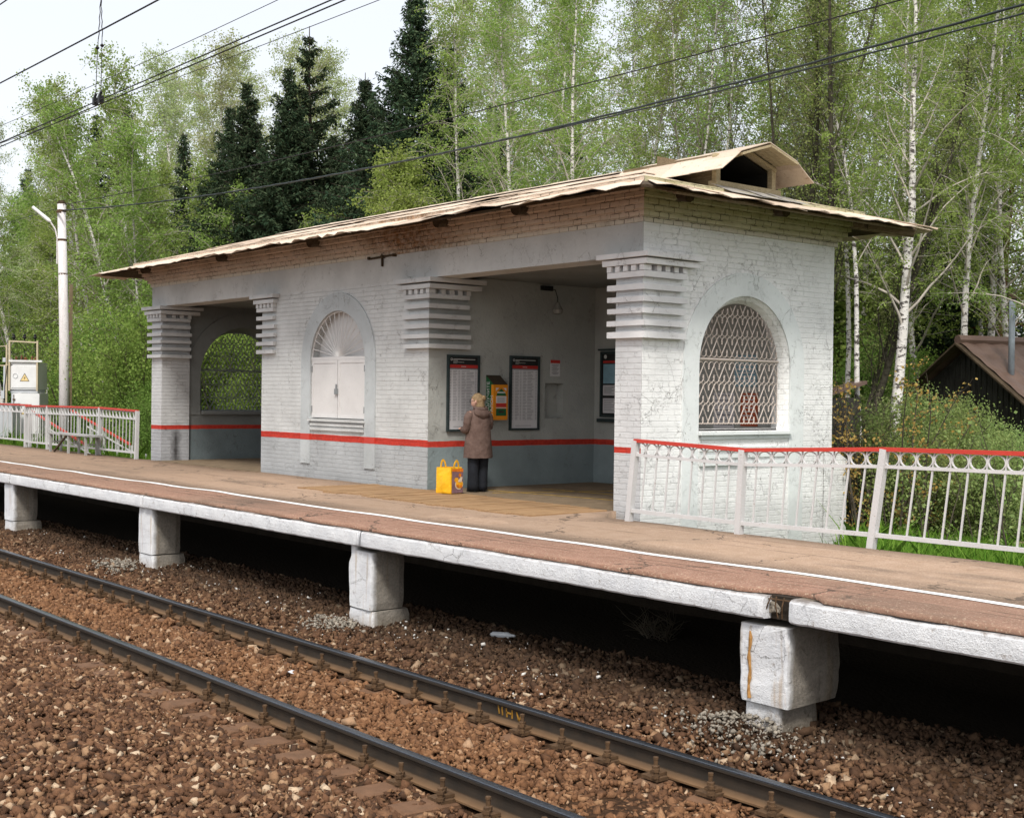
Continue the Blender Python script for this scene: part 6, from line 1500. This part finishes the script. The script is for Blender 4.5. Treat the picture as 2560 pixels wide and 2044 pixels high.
# far wood: reads as one mass
def far_wood(seed, n, keys, mat, bark_, x0, x1, y0, y1, smin, smax, frac):
    rng = np.random.default_rng(seed); Vs, Fs, TVs, TFs = [], [], [], []; off = 0; toff = 0
    for i in range(n):
        o = KINDS[keys[i % len(keys)]][2]
        me = [c for c in o.children if c.name.startswith(('crown', 'foliage'))][0].data; tm = [c for c in o.children if c.name.startswith(('trunk', 'stems'))][0].data
        co_ = np.empty(len(me.vertices)*3, np.float32); me.vertices.foreach_get('co', co_); co_ = co_.reshape(-1, 4, 3); co_ = co_[rng.random(len(co_)) < frac]
        y = rng.uniform(y0, y1); x = y*rng.uniform(x0, x1); s = rng.uniform(smin, smax); a = rng.uniform(0, 2*PI); R = np.array(((math.cos(a), -math.sin(a), 0), (math.sin(a), math.cos(a), 0), (0, 0, 1)))
        c = co_.mean(1, keepdims=True); co_ = c+(co_-c)*1.7
        v = (co_.reshape(-1, 3)@R.T)*s+np.array((x, y, -.85)); Vs.append(v); Fs.append(np.arange(len(v)).reshape(-1, 4)+off); off += len(v)
        t_ = np.empty(len(tm.vertices)*3, np.float32); tm.vertices.foreach_get('co', t_); t_ = (t_.reshape(-1, 3)@R.T)*s+np.array((x, y, -.85)); f_ = np.empty(len(tm.polygons)*4, np.int32); tm.polygons.foreach_get('vertices', f_)
        TVs.append(t_); TFs.append(f_.reshape(-1, 4)+toff); toff += len(t_)
    o = bpy.data.objects.new('far_wood', np_mesh('far_wood', np.concatenate(Vs), np.concatenate(Fs), M[mat])); COL.objects.link(o); kind(o, 'stuff')
    q = bpy.data.objects.new('trunks', np_mesh('trunks', np.concatenate(TVs), np.concatenate(TFs), M[bark_])); COL.objects.link(q); q.parent = o; kind(q, 'stuff')
far_wood(1, 40, ['birch_a', 'birch_pale', 'birch_b'], 'birch_leaf', 'birch_bark', -3.4, -1.2, 34, 60, .62, .92, .4)
far_wood(2, 20, ['birch_a', 'sparse', 'birch_b'], 'birch_leaf', 'birch_bark', -1.3, -.4, 34, 60, .7, 1.0, .35)
far_wood(3, 46, ['bush_a', 'bush_b'], 'bush_leaf', 'dark_bark', -3.4, -.4, 27, 36, 1.0, 1.7, .5)
far_wood(4, 26, ['spruce_slim', 'spruce_b'], 'spruce_needle', 'spruce_bark', -1.2, -.45, 33, 48, .6, .95, .12)
# ================================================================== sky and light
world = bpy.data.worlds.new('World'); scene.world = world; world.use_nodes = True
wt = world.node_tree; bg = wt.nodes['Background']; out = wt.nodes['World Output']
EL, SX, SY = 52., .72, -.69
sky = wt.nodes.new('ShaderNodeTexSky'); sky.sky_type = 'NISHITA'; sky.sun_disc = False; sky.sun_elevation = math.radians(EL); sky.sun_rotation = math.atan2(SX, SY); sky.dust_density = 4; sky.air_density = 1.2
wt.links.new(sky.outputs[0], bg.inputs[0]); bg.inputs[1].default_value = .05
tc = wt.nodes.new('ShaderNodeTexCoord'); cl = wt.nodes.new('ShaderNodeTexNoise'); cl.inputs['Scale'].default_value = 2.2; cl.inputs['Detail'].default_value = 4
wt.links.new(tc.outputs['Generated'], cl.inputs['Vector'])
cr_ = wt.nodes.new('ShaderNodeValToRGB'); cr_.color_ramp.elements[0].color = (.85, .866, .91, 1); cr_.color_ramp.elements[1].color = (.93, .936, .95, 1); cr_.color_ramp.elements[0].position = .3; cr_.color_ramp.elements[1].position = .7
wt.links.new(cl.outputs[0], cr_.inputs[0]); b2 = wt.nodes.new('ShaderNodeBackground'); wt.links.new(cr_.outputs[0], b2.inputs[0]); b2.inputs[1].default_value = .88
ad = wt.nodes.new('ShaderNodeAddShader'); wt.links.new(bg.outputs[0], ad.inputs[0]); wt.links.new(b2.outputs[0], ad.inputs[1]); wt.links.new(ad.outputs[0], out.inputs[0])
sl_ = bpy.data.lights.new('sun', 'SUN'); sl_.energy = 3.0; sl_.angle = math.radians(11); sl_.color = (1, .965, .91); so = bpy.data.objects.new('sun', sl_); COL.objects.link(so)
e = math.radians(EL); sd = Vector((SX*math.cos(e), SY*math.cos(e), math.sin(e))); so.rotation_euler = sd.to_track_quat('Z', 'Y').to_euler(); so.location = (0, 0, 30)
vs_ = scene.view_settings; vs_.view_transform = 'Standard'; vs_.look = 'None'; vs_.exposure = .1; vs_.gamma = 1; vs_.use_curve_mapping = False
scene.cycles.max_bounces = 6; scene.cycles.diffuse_bounces = 2; scene.cycles.transmission_bounces = 4; scene.cycles.use_adaptive_sampling = True; scene.cycles.adaptive_threshold = .015; scene.cycles.use_denoising = True
